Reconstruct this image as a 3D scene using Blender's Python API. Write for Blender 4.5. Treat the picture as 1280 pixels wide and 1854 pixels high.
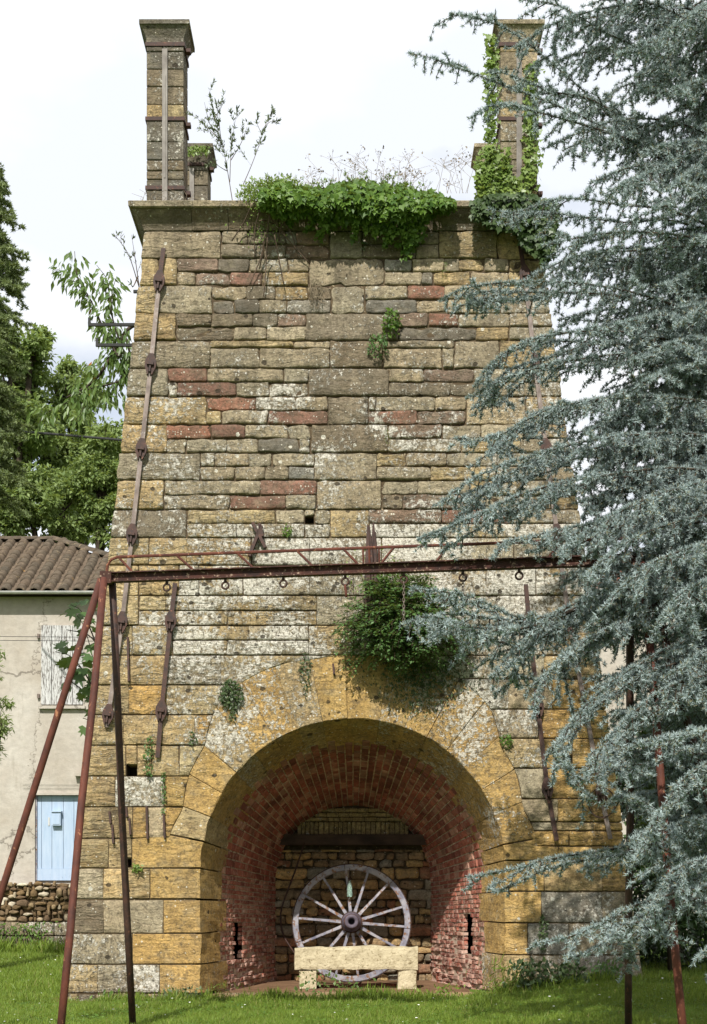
import bpy, math, random
import numpy as np
from mathutils import Vector, Matrix, noise as mnoise

random.seed(7)
rng = np.random.default_rng(7)
for o in list(bpy.data.objects):
    bpy.data.objects.remove(o)
scene = bpy.context.scene
COL = scene.collection
PI = math.pi

# ------------------------------------------------------------------ camera
F, HX, HY, CZ = 2600.0, 640.0, 1602.0, 1.6      # focal length in photo pixels, horizon, eye height
cam = bpy.data.cameras.new("camera")
cam.sensor_fit = 'VERTICAL'
cam.sensor_height = 36.0
cam.lens = 36.0 * F / 1854.0
cam.shift_y = (HY - 927.0) / 1854.0
cam.clip_end = 2000.0
cam_ob = bpy.data.objects.new("camera", cam)
COL.objects.link(cam_ob)
cam_ob.location = (0, 0, CZ)
cam_ob.rotation_euler = (math.radians(90), 0, 0)
scene.camera = cam_ob

# ------------------------------------------------------------------ light
SUN_EL, SUN_AZ = 46.0, 11.0                    # azimuth: degrees left of straight behind the camera
el, az = math.radians(SUN_EL), math.radians(SUN_AZ)
S = Vector((-math.sin(az) * math.cos(el), -math.cos(az) * math.cos(el), math.sin(el)))
sun = bpy.data.lights.new("sun", 'SUN')
sun.energy = 4.8
sun.angle = math.radians(0.55)
sun.color = (1.0, 0.96, 0.89)
sun_ob = bpy.data.objects.new("sun", sun)
COL.objects.link(sun_ob)
sun_ob.rotation_euler = (-S).to_track_quat('-Z', 'Y').to_euler()

world = bpy.data.worlds.new("World")
scene.world = world
world.use_nodes = True
wn, wl = world.node_tree.nodes, world.node_tree.links
wn.clear()
w_out = wn.new('ShaderNodeOutputWorld')
w_bg = wn.new('ShaderNodeBackground')
w_bg.inputs['Strength'].default_value = 0.115
sky = wn.new('ShaderNodeTexSky')
sky.sky_type = 'NISHITA'
sky.sun_disc = False
sky.sun_elevation = el
sky.sun_rotation = math.radians(180.0 + SUN_AZ)
w_tc = wn.new('ShaderNodeTexCoord')
w_map = wn.new('ShaderNodeMapping')
w_map.inputs['Scale'].default_value = (1.0, 1.0, 1.9)
w_map.inputs['Location'].default_value = (0.35, 0.2, 0.1)
w_n = wn.new('ShaderNodeTexNoise')
w_n.inputs['Scale'].default_value = 2.1
w_n.inputs['Detail'].default_value = 7.0
w_n.inputs['Roughness'].default_value = 0.55
w_n2 = wn.new('ShaderNodeTexNoise')
w_n2.inputs['Scale'].default_value = 3.2
w_n2.inputs['Detail'].default_value = 5.0
# a break in the cloud low on the left
w_dot = wn.new('ShaderNodeVectorMath'); w_dot.operation = 'DOT_PRODUCT'
gd = Vector((-0.245, 1.0, 0.36)).normalized()
w_dot.inputs[1].default_value = gd
w_gap = wn.new('ShaderNodeMapRange')
w_gap.inputs['From Min'].default_value = 0.9930
w_gap.inputs['From Max'].default_value = 0.9996
w_gap.inputs['To Min'].default_value = 0.0
w_gap.inputs['To Max'].default_value = 0.17
w_sub = wn.new('ShaderNodeMath'); w_sub.operation = 'SUBTRACT'
w_ramp = wn.new('ShaderNodeMapRange')
w_ramp.inputs['From Min'].default_value = 0.33
w_ramp.inputs['From Max'].default_value = 0.47
w_ramp.inputs['To Min'].default_value = 0.32
w_cc = wn.new('ShaderNodeMix'); w_cc.data_type = 'RGBA'
w_cc.inputs[6].default_value = (6.7, 7.0, 7.55, 1)
w_cc.inputs[7].default_value = (8.3, 8.35, 8.4, 1)
w_r2 = wn.new('ShaderNodeMapRange')
w_r2.inputs['From Min'].default_value = 0.40
w_r2.inputs['From Max'].default_value = 0.56
w_mix = wn.new('ShaderNodeMix'); w_mix.data_type = 'RGBA'
wl.new(w_tc.outputs['Generated'], w_map.inputs['Vector'])
wl.new(w_map.outputs['Vector'], w_n.inputs['Vector'])
wl.new(w_map.outputs['Vector'], w_n2.inputs['Vector'])
wl.new(w_tc.outputs['Generated'], w_dot.inputs[0])
wl.new(w_dot.outputs['Value'], w_gap.inputs['Value'])
wl.new(w_n.outputs['Fac'], w_sub.inputs[0])
wl.new(w_gap.outputs['Result'], w_sub.inputs[1])
wl.new(w_sub.outputs['Value'], w_ramp.inputs['Value'])
wl.new(w_n2.outputs['Fac'], w_r2.inputs['Value'])
wl.new(w_r2.outputs['Result'], w_cc.inputs[0])
wl.new(w_ramp.outputs['Result'], w_mix.inputs[0])
wl.new(sky.outputs['Color'], w_mix.inputs[6])
wl.new(w_cc.outputs[2], w_mix.inputs[7])
wl.new(w_mix.outputs[2], w_bg.inputs['Color'])
wl.new(w_bg.outputs['Background'], w_out.inputs['Surface'])

scene.view_settings.view_transform = 'Standard'
scene.view_settings.look = 'None'
scene.view_settings.exposure = 0.31
scene.view_settings.gamma = 1.0
scene.view_settings.use_curve_mapping = False
scene.cycles.max_bounces = 6
scene.cycles.diffuse_bounces = 3
scene.cycles.transparent_max_bounces = 4

# ------------------------------------------------------------------ helpers
def lin(c):
    c /= 255.0
    return c / 12.92 if c <= 0.04045 else ((c + 0.055) / 1.055) ** 2.4

def A(r, g, b, k=1.4):
    """albedo that shows about as the display colour r,g,b in sunlight"""
    return (min(lin(r) / k, .85), min(lin(g) / k, .85), min(lin(b) / k, .85), 1.0)

def tag(o, label=None, cat=None, group=None, kind=None):
    if label: o['label'] = label
    if cat: o['category'] = cat
    if group: o['group'] = group
    if kind: o['kind'] = kind
    return o

def empty(name, loc=(0, 0, 0)):
    o = bpy.data.objects.new(name, None)
    o.empty_display_size = 0.2
    o.location = loc
    COL.objects.link(o)
    return o

def link(name, me, mat=None, parent=None):
    o = bpy.data.objects.new(name, me)
    COL.objects.link(o)
    if mat is not None and not me.materials:
        me.materials.append(mat)
    if parent is not None:
        o.parent = parent
        o.matrix_parent_inverse = Matrix.Translation(-WORLD_LOC(parent))
    return o

def WORLD_LOC(o):
    return Vector(o.location) if o.type == 'EMPTY' else Vector((0, 0, 0))

def mesh(name, verts, faces, mat=None, parent=None, smooth=False):
    me = bpy.data.meshes.new(name)
    me.from_pydata([tuple(v) for v in verts], [], faces)
    me.update()
    if smooth:
        me.polygons.foreach_set('use_smooth', [True] * len(me.polygons))
    return link(name, me, mat, parent)

def tri_mesh(name, V, T, mat, parent=None, smooth=False):
    """big triangle mesh from numpy arrays"""
    me = bpy.data.meshes.new(name)
    V = np.ascontiguousarray(V, dtype=np.float32); T = np.ascontiguousarray(T, dtype=np.int32)
    me.vertices.add(len(V)); me.vertices.foreach_set('co', V.ravel())
    me.loops.add(T.size); me.loops.foreach_set('vertex_index', T.ravel())
    me.polygons.add(len(T))
    me.polygons.foreach_set('loop_start', np.arange(0, T.size, 3, dtype=np.int32))
    me.polygons.foreach_set('loop_total', np.full(len(T), 3, dtype=np.int32))
    if smooth:
        me.polygons.foreach_set('use_smooth', np.ones(len(T), dtype=bool))
    me.update(calc_edges=True)
    return link(name, me, mat, parent)

class MB:
    """collects boxes, tubes and prisms into one mesh"""
    def __init__(s): s.v = []; s.f = []
    def add(s, vs, fs):
        n = len(s.v); s.v += [tuple(v) for v in vs]; s.f += [tuple(i + n for i in f) for f in fs]
        return s
    def box(s, x0, x1, y0, y1, z0, z1):
        return s.add([(x0,y0,z0),(x1,y0,z0),(x1,y1,z0),(x0,y1,z0),(x0,y0,z1),(x1,y0,z1),(x1,y1,z1),(x0,y1,z1)],
                     [(0,3,2,1),(4,5,6,7),(0,1,5,4),(1,2,6,5),(2,3,7,6),(3,0,4,7)])
    def tube(s, pts, r, sides=8, cap=True):
        pts = [Vector(p) for p in pts]
        rs = r if isinstance(r, (list, tuple)) else [r] * len(pts)
        rings = []
        up = Vector((0.13, 0.31, 0.94))
        for i, p in enumerate(pts):
            t = (pts[min(i+1, len(pts)-1)] - pts[max(i-1, 0)]).normalized()
            a = t.cross(up)
            if a.length < 1e-3: a = t.cross(Vector((1, 0, 0)))
            a.normalize(); b = t.cross(a)
            rings.append([p + (a * math.cos(2*PI*k/sides) + b * math.sin(2*PI*k/sides)) * rs[i] for k in range(sides)])
        vs = [v for ring in rings for v in ring]
        fs = []
        for i in range(len(pts) - 1):
            for k in range(sides):
                k2 = (k + 1) % sides
                fs.append((i*sides+k, i*sides+k2, (i+1)*sides+k2, (i+1)*sides+k))
        if cap:
            fs.append(tuple(range(sides))[::-1]); fs.append(tuple((len(pts)-1)*sides + k for k in range(sides)))
        return s.add(vs, fs)
    def bar(s, p0, p1, w, h, side=Vector((1, 0, 0))):
        """rectangular bar from p0 to p1: width w along 'side', height h across"""
        p0, p1 = Vector(p0), Vector(p1)
        t = (p1 - p0).normalized()
        a = (side - t * side.dot(t)).normalized(); b = t.cross(a)
        vs = [p + a * (w/2*i) + b * (h/2*j) for p in (p0, p1) for i, j in ((-1,-1),(1,-1),(1,1),(-1,1))]
        return s.add(vs, [(0,3,2,1),(4,5,6,7),(0,1,5,4),(1,2,6,5),(2,3,7,6),(3,0,4,7)])
    def build(s, name, mat, parent=None, smooth=False):
        return mesh(name, s.v, s.f, mat, parent, smooth)

# ------------------------------------------------------------------ materials
class NT:
    def __init__(s, name):
        s.m = bpy.data.materials.new(name); s.m.use_nodes = True
        s.t = s.m.node_tree; s.t.nodes.clear()
        s.out = s.t.nodes.new('ShaderNodeOutputMaterial')
    def n(s, typ, ins=None, **kw):
        nd = s.t.nodes.new('ShaderNode' + typ)
        for k, v in kw.items(): setattr(nd, k, v)
        for k, v in (ins or {}).items():
            sock = nd.inputs[k]
            if hasattr(v, 'links') or hasattr(v, 'is_output'): s.t.links.new(v, sock)
            else: sock.default_value = v
        return nd
    def math(s, op, a, b=0.0, c=None):
        d = {0: a, 1: b}
        if c is not None: d[2] = c
        return s.n('Math', d, operation=op).outputs[0]
    def mr(s, v, a, b, c=0.0, d=1.0):
        return s.n('MapRange', {'Value': v, 'From Min': a, 'From Max': b, 'To Min': c, 'To Max': d}).outputs[0]
    def mix(s, f, a, b, blend='MIX'):
        return s.n('Mix', {0: f, 6: a, 7: b}, data_type='RGBA', blend_type=blend).outputs[2]
    def mul(s, col, val):
        """colour times a scalar"""
        cc = s.n('CombineColor', {0: val, 1: val, 2: val}).outputs[0]
        return s.mix(1.0, col, cc, 'MULTIPLY')
    def noise(s, vec, scale, detail=4.0, rough=0.55):
        return s.n('TexNoise', {'Vector': vec, 'Scale': scale, 'Detail': detail, 'Roughness': rough}).outputs[0]
    def scale(s, vec, sc, loc=(0, 0, 0)):
        return s.n('Mapping', {'Vector': vec, 'Scale': sc, 'Location': loc}).outputs[0]
    def bsdf(s, col, rough=0.8, bump=None, strength=0.4, dist=0.02, metal=0.0, spec=0.3):
        b = s.n('BsdfPrincipled', {'Base Color': col, 'Roughness': rough, 'Metallic': metal, 'Specular IOR Level': spec})
        if bump is not None:
            bp = s.n('Bump', {'Height': bump, 'Strength': strength, 'Distance': dist})
            s.t.links.new(bp.outputs[0], b.inputs['Normal'])
        s.t.links.new(b.outputs[0], s.out.inputs['Surface'])
        return b

def stone_material(name, use_obj=True, col=None):
    t = NT(name)
    pos = t.n('NewGeometry').outputs['Position']
    oi = t.n('ObjectInfo')
    base = oi.outputs['Color'] if use_obj else t.n('RGB').outputs[0]
    if not use_obj: base.node.outputs[0].default_value = col
    rnd = oi.outputs['Random']
    off = t.n('VectorMath', {0: pos, 1: t.n('CombineXYZ', {0: t.math('MULTIPLY', rnd, 41.0), 1: t.math('MULTIPLY', rnd, 13.0), 2: t.math('MULTIPLY', rnd, 29.0)}).outputs[0]}, operation='ADD').outputs[0]
    n1 = t.noise(off, 3.2, 5.0)
    n2 = t.noise(off, 34.0, 4.0, 0.65)
    wob = t.n('VectorMath', {0: t.scale(off, (1.3, 1.3, 15.0)), 1: t.n('CombineXYZ', {2: t.math('MULTIPLY', n1, 3.2)}).outputs[0]}, operation='ADD').outputs[0]
    st = t.noise(wob, 1.5, 5.0, 0.6)
    bed = t.n('Attribute', attribute_name='bedding', attribute_type='OBJECT').outputs['Fac'] if use_obj else 0.4
    lic = t.n('Attribute', attribute_name='lichen', attribute_type='OBJECT').outputs['Fac'] if use_obj else 0.3
    irn = t.n('Attribute', attribute_name='iron', attribute_type='OBJECT').outputs['Fac'] if use_obj else 0.2
    spt = t.n('Attribute', attribute_name='spots', attribute_type='OBJECT').outputs['Fac'] if use_obj else 0.1
    c = t.mul(base, t.mr(n1, 0.25, 0.75, 0.70, 1.30))
    c = t.mul(c, t.mr(n2, 0.25, 0.75, 0.62, 1.36))
    # uneven iron staining: paler and rustier patches in one block
    ir = t.noise(t.scale(off, (1, 1, 1.6), (2, 8, 5)), 5.0, 5.0, 0.6)
    c = t.mix(t.math('MULTIPLY', t.mr(ir, 0.50, 0.66), 0.35), c, (0.40, 0.335, 0.215, 1))
    c = t.mix(t.math('MULTIPLY', t.mr(ir, 0.50, 0.36), irn), c, (0.28, 0.175, 0.07, 1))
    # darker brown along the recessed bedding lines
    crev = t.mr(st, 0.36, 0.47, 1.0, 0.0)
    c = t.mix(t.math('MULTIPLY', crev, t.math('MULTIPLY', bed, 0.68)), c, (0.085, 0.055, 0.028, 1))
    # brown-grey weathering film, patchy
    pat = t.mr(t.noise(t.scale(pos, (1.0, 1.0, 0.55), (3, 1, 7)), 1.6, 6.0, 0.65), 0.46, 0.68)
    c = t.mix(t.math('MULTIPLY', pat, 0.42), c, (0.135, 0.115, 0.085, 1))
    strk = t.mr(t.noise(t.scale(pos, (1.5, 1.0, 0.14), (2.2, 0, 5)), 1.9, 6.0, 0.62), 0.50, 0.66)
    hi = t.mr(t.n('SeparateXYZ', {0: pos}).outputs[2], 5.5, 10.0)
    c = t.mix(t.math('MULTIPLY', t.math('MULTIPLY', strk, hi), 0.60), c, (0.105, 0.088, 0.062, 1))
    grime = t.mr(t.noise(off, 15.0, 6.0, 0.75), 0.50, 0.62)
    c = t.mix(t.math('MULTIPLY', grime, 0.62), c, (0.085, 0.07, 0.048, 1))
    # white crust of lichen
    reg = t.noise(pos, 1.3, 4.0, 0.55)
    fine = t.noise(pos, 15.0, 7.0, 0.82)
    mixn = t.math('ADD', t.math('MULTIPLY', fine, 0.62), t.math('MULTIPLY', reg, 0.38))
    thr = t.math('SUBTRACT', 0.615, t.math('MULTIPLY', lic, 0.165))
    d = t.math('SUBTRACT', mixn, thr)
    lm = t.mr(d, 0.0, 0.022)
    lcol = t.mix(t.mr(n2, 0.35, 0.65), (0.36, 0.33, 0.26, 1), (0.82, 0.79, 0.70, 1))
    c = t.mix(t.math('MULTIPLY', lm, 0.88), c, lcol)
    # round pale lichen rosettes
    vo = t.n('TexVoronoi', {'Vector': pos, 'Scale': 6.5})
    vr = t.n('SeparateColor', {0: vo.outputs['Color']})
    wobd = t.math('ADD', vo.outputs['Distance'], t.math('MULTIPLY', t.math('SUBTRACT', n2, 0.5), 0.18))
    disc = t.math('LESS_THAN', wobd, t.math('MULTIPLY', vr.outputs[1], 0.24))
    pick = t.math('LESS_THAN', vr.outputs[0], t.math('ADD', t.math('MULTIPLY', lic, 0.42), 0.03))
    c = t.mix(t.math('MULTIPLY', t.math('MULTIPLY', disc, pick), 0.9), c, (0.66, 0.63, 0.53, 1))
    # small bright flecks and black pits
    v2 = t.n('TexVoronoi', {'Vector': pos, 'Scale': 26.0})
    v2r = t.n('SeparateColor', {0: v2.outputs['Color']})
    fl = t.math('MULTIPLY', t.math('LESS_THAN', v2.outputs['Distance'], t.math('MULTIPLY', v2r.outputs[2], 0.33)), t.math('LESS_THAN', v2r.outputs[0], t.math('ADD', t.math('MULTIPLY', lic, 0.5), 0.08)))
    c = t.mix(t.math('MULTIPLY', fl, 0.85), c, (0.68, 0.64, 0.53, 1))
    v3 = t.n('TexVoronoi', {'Vector': t.scale(pos, (1, 1, 1.25), (5.3, 1.7, 3.1)), 'Scale': 7.5})
    v3r = t.n('SeparateColor', {0: v3.outputs['Color']})
    bd = t.math('ADD', v3.outputs['Distance'], t.math('MULTIPLY', t.math('SUBTRACT', fine, 0.5), 0.55))
    bs = t.math('MULTIPLY', t.mr(t.math('SUBTRACT', t.math('MULTIPLY', v3r.outputs[1], 0.36), bd), 0.0, 0.05), t.math('LESS_THAN', v3r.outputs[0], spt))
    c = t.mix(t.math('MULTIPLY', bs, 0.85), c, (0.045, 0.036, 0.026, 1))
    # greenish-black algae flecks
    al = t.mr(t.noise(t.scale(pos, (1, 1, 0.8), (11, 4, 2)), 20.0, 7.0, 0.88), 0.515, 0.575)
    c = t.mix(t.math('MULTIPLY', al, t.math('MINIMUM', t.math('ADD', t.math('MULTIPLY', lic, 1.0), 0.12), 0.85)), c, (0.075, 0.062, 0.04, 1))
    h = t.math('ADD', t.math('MULTIPLY', n2, 0.7), t.math('MULTIPLY', t.math('MULTIPLY', t.mr(st, .3, .6), bed), 1.3))
    h = t.math('ADD', h, t.math('MULTIPLY', lm, 0.22))
    h = t.math('ADD', h, t.math('MULTIPLY', fine, 1.2))
    h = t.math('SUBTRACT', h, t.math('MULTIPLY', bs, 0.5))
    t.bsdf(c, 0.94, h, 0.95, 0.03, spec=0.12)
    return t.m

def rubble_material():
    t = NT('wall_rubble')
    g = t.n('NewGeometry'); pos = g.outputs['Position']
    ramp = t.n('ValToRGB', {0: g.outputs['Random Per Island']})
    e = ramp.color_ramp.elements
    e[0].color = A(96, 80, 60); e[1].color = A(226, 214, 190)
    for p, c in ((.3, A(140, 116, 84)), (.6, A(120, 100, 80)), (.8, A(168, 146, 112))):
        x = e.new(p); x.color = c
    n1 = t.noise(pos, 9.0, 6.0, .7); n2 = t.noise(pos, 40.0, 4.0)
    c = t.mul(ramp.outputs[0], t.mr(n1, .3, .7, .5, 1.35))
    t.bsdf(c, .95, t.math('ADD', n1, n2), .8, .02, spec=.1)
    return t.m

def simple_material(name, c1, c2, scale=6.0, rough=0.85, bscale=30.0, bstr=0.4, bdist=0.01, stretch=(1, 1, 1), metal=0.0, spec=0.3, extra=None):
    t = NT(name)
    pos = t.n('NewGeometry').outputs['Position']
    v = t.scale(pos, stretch)
    n = t.noise(v, scale, 6.0, 0.62)
    c = t.mix(t.mr(n, 0.33, 0.67), c1, c2)
    if extra:
        c3, th = extra
        n3 = t.noise(t.scale(pos, stretch, (7, 3, 5)), scale * 2.3, 6.0, 0.7)
        c = t.mix(t.mr(n3, th, th + 0.06), c, c3)
    b = t.noise(v, bscale, 4.0, 0.6)
    t.bsdf(c, rough, b, bstr, bdist, metal, spec)
    return t.m

def brick_material():
    t = NT('old_brick')
    g = t.n('NewGeometry'); pos = g.outputs['Position']
    r = t.math('FRACT', t.math('ADD', g.outputs['Random Per Island'], t.n('ObjectInfo').outputs['Random']))
    ramp = t.n('ValToRGB', {0: r})
    e = ramp.color_ramp.elements
    e[0].position = 0.0; e[0].color = (0.17, 0.060, 0.045, 1)
    e[1].position = 1.0; e[1].color = (0.34, 0.16, 0.115, 1)
    for p, c in ((0.25, (0.24, 0.082, 0.058, 1)), (0.5, (0.30, 0.105, 0.07, 1)), (0.75, (0.26, 0.11, 0.08, 1)), (0.9, (0.38, 0.225, 0.165, 1))):
        x = e.new(p); x.color = c
    n1 = t.noise(pos, 9.0, 5.0); n2 = t.noise(pos, 45.0, 4.0, 0.65)
    c = t.mul(ramp.outputs[0], t.mr(n1, 0.25, 0.75, 0.75, 1.5))
    c = t.mul(c, t.mr(n2, 0.25, 0.75, 0.8, 1.25))
    z = t.n('SeparateXYZ', {0: pos}).outputs[2]
    low = t.mr(z, 0.1, 2.1, 0.11, -0.03)            # lime bloom is thicker near the ground
    bl = t.mr(t.math('ADD', t.noise(pos, 11.0, 6.0, 0.7), low), 0.53, 0.62)
    c = t.mix(t.math('MULTIPLY', bl, 0.62), c, (0.50, 0.37, 0.30, 1))
    crown_dark = t.mr(t.math('ADD', t.noise(pos, 1.7, 4.0), t.mr(z, 1.4, 3.6, -0.12, 0.15)), 0.50, 0.68)  # noisy dark patches, denser towards the crown of the vault
    c = t.mix(t.math('MULTIPLY', crown_dark, 0.45), c, (0.042, 0.034, 0.026, 1))
    t.bsdf(c, 0.93, t.math('ADD', n2, t.math('MULTIPLY', n1, 0.8)), 0.7, 0.015, spec=0.12)
    return t.m

def leaf_material(name, dark, light, trans=0.25, rough=0.5, spec=0.3, dry=None):
    t = NT(name)
    g = t.n('NewGeometry')
    r = g.outputs['Random Per Island']
    pos = g.outputs['Position']
    cl = t.noise(pos, 2.4, 3.0)
    f = t.math('ADD', t.math('MULTIPLY', r, 0.65), t.mr(cl, 0.3, 0.7, 0.0, 0.35))
    c = t.mix(f, dark, light)
    if dry:
        c = t.mix(t.math('GREATER_THAN', t.math('FRACT', t.math('MULTIPLY', r, 17.31)), dry[1]), c, dry[0])
    b = t.n('BsdfPrincipled', {'Base Color': c, 'Roughness': rough, 'Specular IOR Level': spec})
    tr = t.n('BsdfTranslucent', {'Color': t.mix(0.6, c, (0.35, 0.42, 0.06, 1), 'MIX') if trans > 0.2 else c})
    mx = t.n('MixShader', {0: trans, 1: b.outputs[0], 2: tr.outputs[0]})
    t.t.links.new(mx.outputs[0], t.out.inputs['Surface'])
    return t.m

M = {}
M['stone'] = stone_material('weathered_sandstone')
M['masonry'] = stone_material('side_masonry', False, A(165, 138, 92))
M['mortar'] = simple_material('old_mortar', A(104, 88, 62), A(70, 56, 40), 9.0, extra=(A(206, 190, 158), .60))
M['lime'] = simple_material('brick_mortar', A(226, 206, 184, 1.25), A(166, 144, 122, 1.25), 12.0)
M['brick'] = brick_material()
M['rust'] = simple_material('rusty_paint', A(122, 66, 48, 1.55), A(76, 42, 34, 1.55), 7.0, 0.75, 60.0, 0.4, 0.004, (1, 1, 0.5), 0.0, 0.35, (A(176, 120, 86), 0.60))
M['rust_dark'] = simple_material('dark_rust', A(84, 54, 42), A(52, 38, 34), 11.0, 0.7, 50.0, 0.5, 0.004, (1, 1, 1), 0.0, 0.4, (A(128, 82, 60), 0.60))
M['rust_beam'] = simple_material('scaling_rust', A(86, 48, 36), A(48, 30, 26), 9.0, 0.75, 50.0, 0.6, 0.004, (1, 1, 1), 0.0, 0.3, (A(176, 150, 128), 0.57))
M['iron'] = simple_material('old_iron', A(148, 132, 122), A(98, 84, 76), 8.0, 0.6, 40.0, 0.5, 0.004, (1, 1, 0.6), 0.25, 0.5, (A(150, 142, 136), 0.56))
M['wood_grey'] = simple_material('faded_blue_wood', A(194, 190, 194), A(122, 122, 140), 7.0, 0.85, 40.0, 0.5, 0.004, (1, 1, 1), 0.0, 0.2, (A(140, 104, 78), 0.535))
M['wood_dark'] = simple_material('dark_timber', A(92, 74, 62), A(52, 42, 36), 6.0, 0.9, 30.0, 0.6, 0.01, (0.4, 1, 1))
M['hub'] = simple_material('hub_wood', A(128, 118, 130), A(82, 72, 84), 9.0, 0.85, 40.0, 0.5, 0.004)
M['bench'] = simple_material('pale_limestone', A(232, 219, 184, 1.4), A(196, 182, 148, 1.4), 9.0, 0.95, 26.0, 0.9, 0.02, extra=(A(150, 134, 100), 0.57))
M['render'] = None
M['rubble'] = rubble_material()
M['soil'] = simple_material('earth', A(150, 118, 88), A(110, 82, 60), 5.0)
M['bark'] = simple_material('bark', A(92, 80, 66), A(48, 40, 34), 12.0, 0.95, 40.0, 0.8, 0.01, (1, 1, 0.4))
M['twig'] = simple_material('twig_bark', A(120, 100, 82), A(70, 58, 48), 12.0)
M['needle'] = leaf_material('blue_cedar_needles', (0.155, 0.205, 0.197, 1), (0.415, 0.495, 0.49, 1), 0.12, 0.6, 0.3, ((0.20, 0.19, 0.11, 1), 0.88))
M['spruce'] = leaf_material('spruce_needles', (0.11, 0.155, 0.07, 1), (0.25, 0.30, 0.13, 1), 0.22, 0.6)
M['leaf_tree'] = leaf_material('tree_leaves', (0.10, 0.16, 0.042, 1), (0.245, 0.315, 0.11, 1), 0.34)
M['leaf_cherry'] = leaf_material('cherry_leaves', (0.055, 0.11, 0.025, 1), (0.13, 0.20, 0.05, 1), 0.28, 0.4, 0.4, ((0.4, 0.13, 0.03, 1), 0.994))
M['leaf_fig'] = leaf_material('fig_leaves', (0.04, 0.09, 0.025, 1), (0.085, 0.15, 0.045, 1), 0.22)
M['ivy'] = leaf_material('ivy_leaves', (0.03, 0.08, 0.012, 1), (0.125, 0.21, 0.03, 1), 0.22, 0.45, 0.25)
M['ivy_light'] = leaf_material('young_ivy_leaves', (0.09, 0.16, 0.03, 1), (0.20, 0.27, 0.06, 1), 0.25, 0.4, 0.4)
M['ivy_dark'] = leaf_material('old_ivy_leaves', (0.03, 0.06, 0.018, 1), (0.075, 0.115, 0.035, 1), 0.15, 0.45, 0.4)
M['fern'] = leaf_material('wall_shrub_leaves', (0.04, 0.095, 0.028, 1), (0.105, 0.195, 0.055, 1), 0.22, 0.5)
M['hedge'] = leaf_material('hedge_leaves', (0.022, 0.045, 0.015, 1), (0.06, 0.105, 0.03, 1), 0.2, 0.4, 0.4)
M['willow'] = leaf_material('sapling_leaves', (0.07, 0.095, 0.045, 1), (0.13, 0.165, 0.075, 1), 0.15, 0.5)
M['dry'] = leaf_material('dry_stalks', (0.16, 0.12, 0.075, 1), (0.30, 0.25, 0.17, 1), 0.1, 0.8)
M['grass'] = leaf_material('lawn_grass', (0.085, 0.145, 0.018, 1), (0.21, 0.29, 0.042, 1), 0.3, 0.5, 0.3, ((0.26, 0.25, 0.08, 1), 0.94))
M['petal'] = simple_material('daisy_petals', (0.8, 0.8, 0.76, 1), (0.72, 0.72, 0.66, 1))
M['yellow'] = simple_material('yellow_petals', (0.75, 0.6, 0.05, 1), (0.7, 0.5, 0.04, 1))
M['zinc'] = simple_material('grey_weathered_iron', A(158, 152, 144), A(104, 96, 88), 5.0, 0.6, 40.0, 0.4, 0.004, (1, 1, .5), 0.1, 0.4)
M['lead'] = simple_material('grey_cable', A(70, 70, 70), A(50, 50, 50))
M['white_metal'] = simple_material('pale_metal', A(225, 225, 222), A(190, 190, 186), 4.0, 0.4)
M['blue_paint'] = simple_material('pale_blue_paint', A(192, 210, 232, 1.3), A(176, 198, 224, 1.3), 5.0, 0.6, 20.0, 0.2, 0.004, (3, 3, 0.5), 0, 0.3, (A(134, 150, 168), 0.64))
M['shutter'] = simple_material('peeling_white_paint', A(232, 232, 230), A(206, 206, 204), 4.0, 0.8, 30.0, 0.5, 0.005, (6, 6, 0.7), 0, 0.2, (A(122, 116, 112), 0.505))
M['glass'] = None

def glass_material():
    t = NT('bottle_glass')
    b = t.n('BsdfPrincipled', {'Base Color': (0.62, 0.82, 0.72, 1), 'Roughness': 0.08, 'Transmission Weight': 0.75, 'IOR': 1.45})
    t.t.links.new(b.outputs[0], t.out.inputs['Surface'])
    return t.m
M['glass'] = glass_material()

def render_material():
    t = NT('lime_render')
    pos = t.n('NewGeometry').outputs['Position']
    n1 = t.noise(pos, 0.8, 5.0, 0.6); n2 = t.noise(t.scale(pos, (1, 1, 1.3)), 6.0, 6.0, 0.65); n3 = t.noise(pos, 40.0, 3.0)
    c = t.mix(t.mr(n1, 0.35, 0.65), A(196, 186, 172), A(212, 205, 194))
    c = t.mul(c, t.mr(n2, 0.3, 0.7, 0.86, 1.08))
    st = t.mr(t.noise(t.scale(pos, (2.2, 1, 0.35), (4, 1, 3)), 2.4, 6.0, 0.7), 0.58, 0.72)
    c = t.mix(t.math('MULTIPLY', st, 0.45), c, A(150, 140, 124))
    vo = t.n('TexVoronoi', {'Vector': t.n('VectorMath', {0: pos, 1: t.n('CombineXYZ', {0: t.math('MULTIPLY', n2, 0.8), 2: t.math('MULTIPLY', n1, 0.8)}).outputs[0]}, operation='ADD').outputs[0], 'Scale': 0.42}, feature='DISTANCE_TO_EDGE')
    ck = t.mr(vo.outputs['Distance'], 0.004, 0.010, 1.0, 0.0)
    c = t.mix(t.math('MULTIPLY', ck, 0.6), c, A(96, 88, 78))
    t.bsdf(c, 0.95, t.math('ADD', t.math('MULTIPLY', n2, 1.0), t.math('MULTIPLY', n3, 0.4)), 0.5, 0.02, spec=0.1)
    return t.m
M['render'] = render_material()

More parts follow.
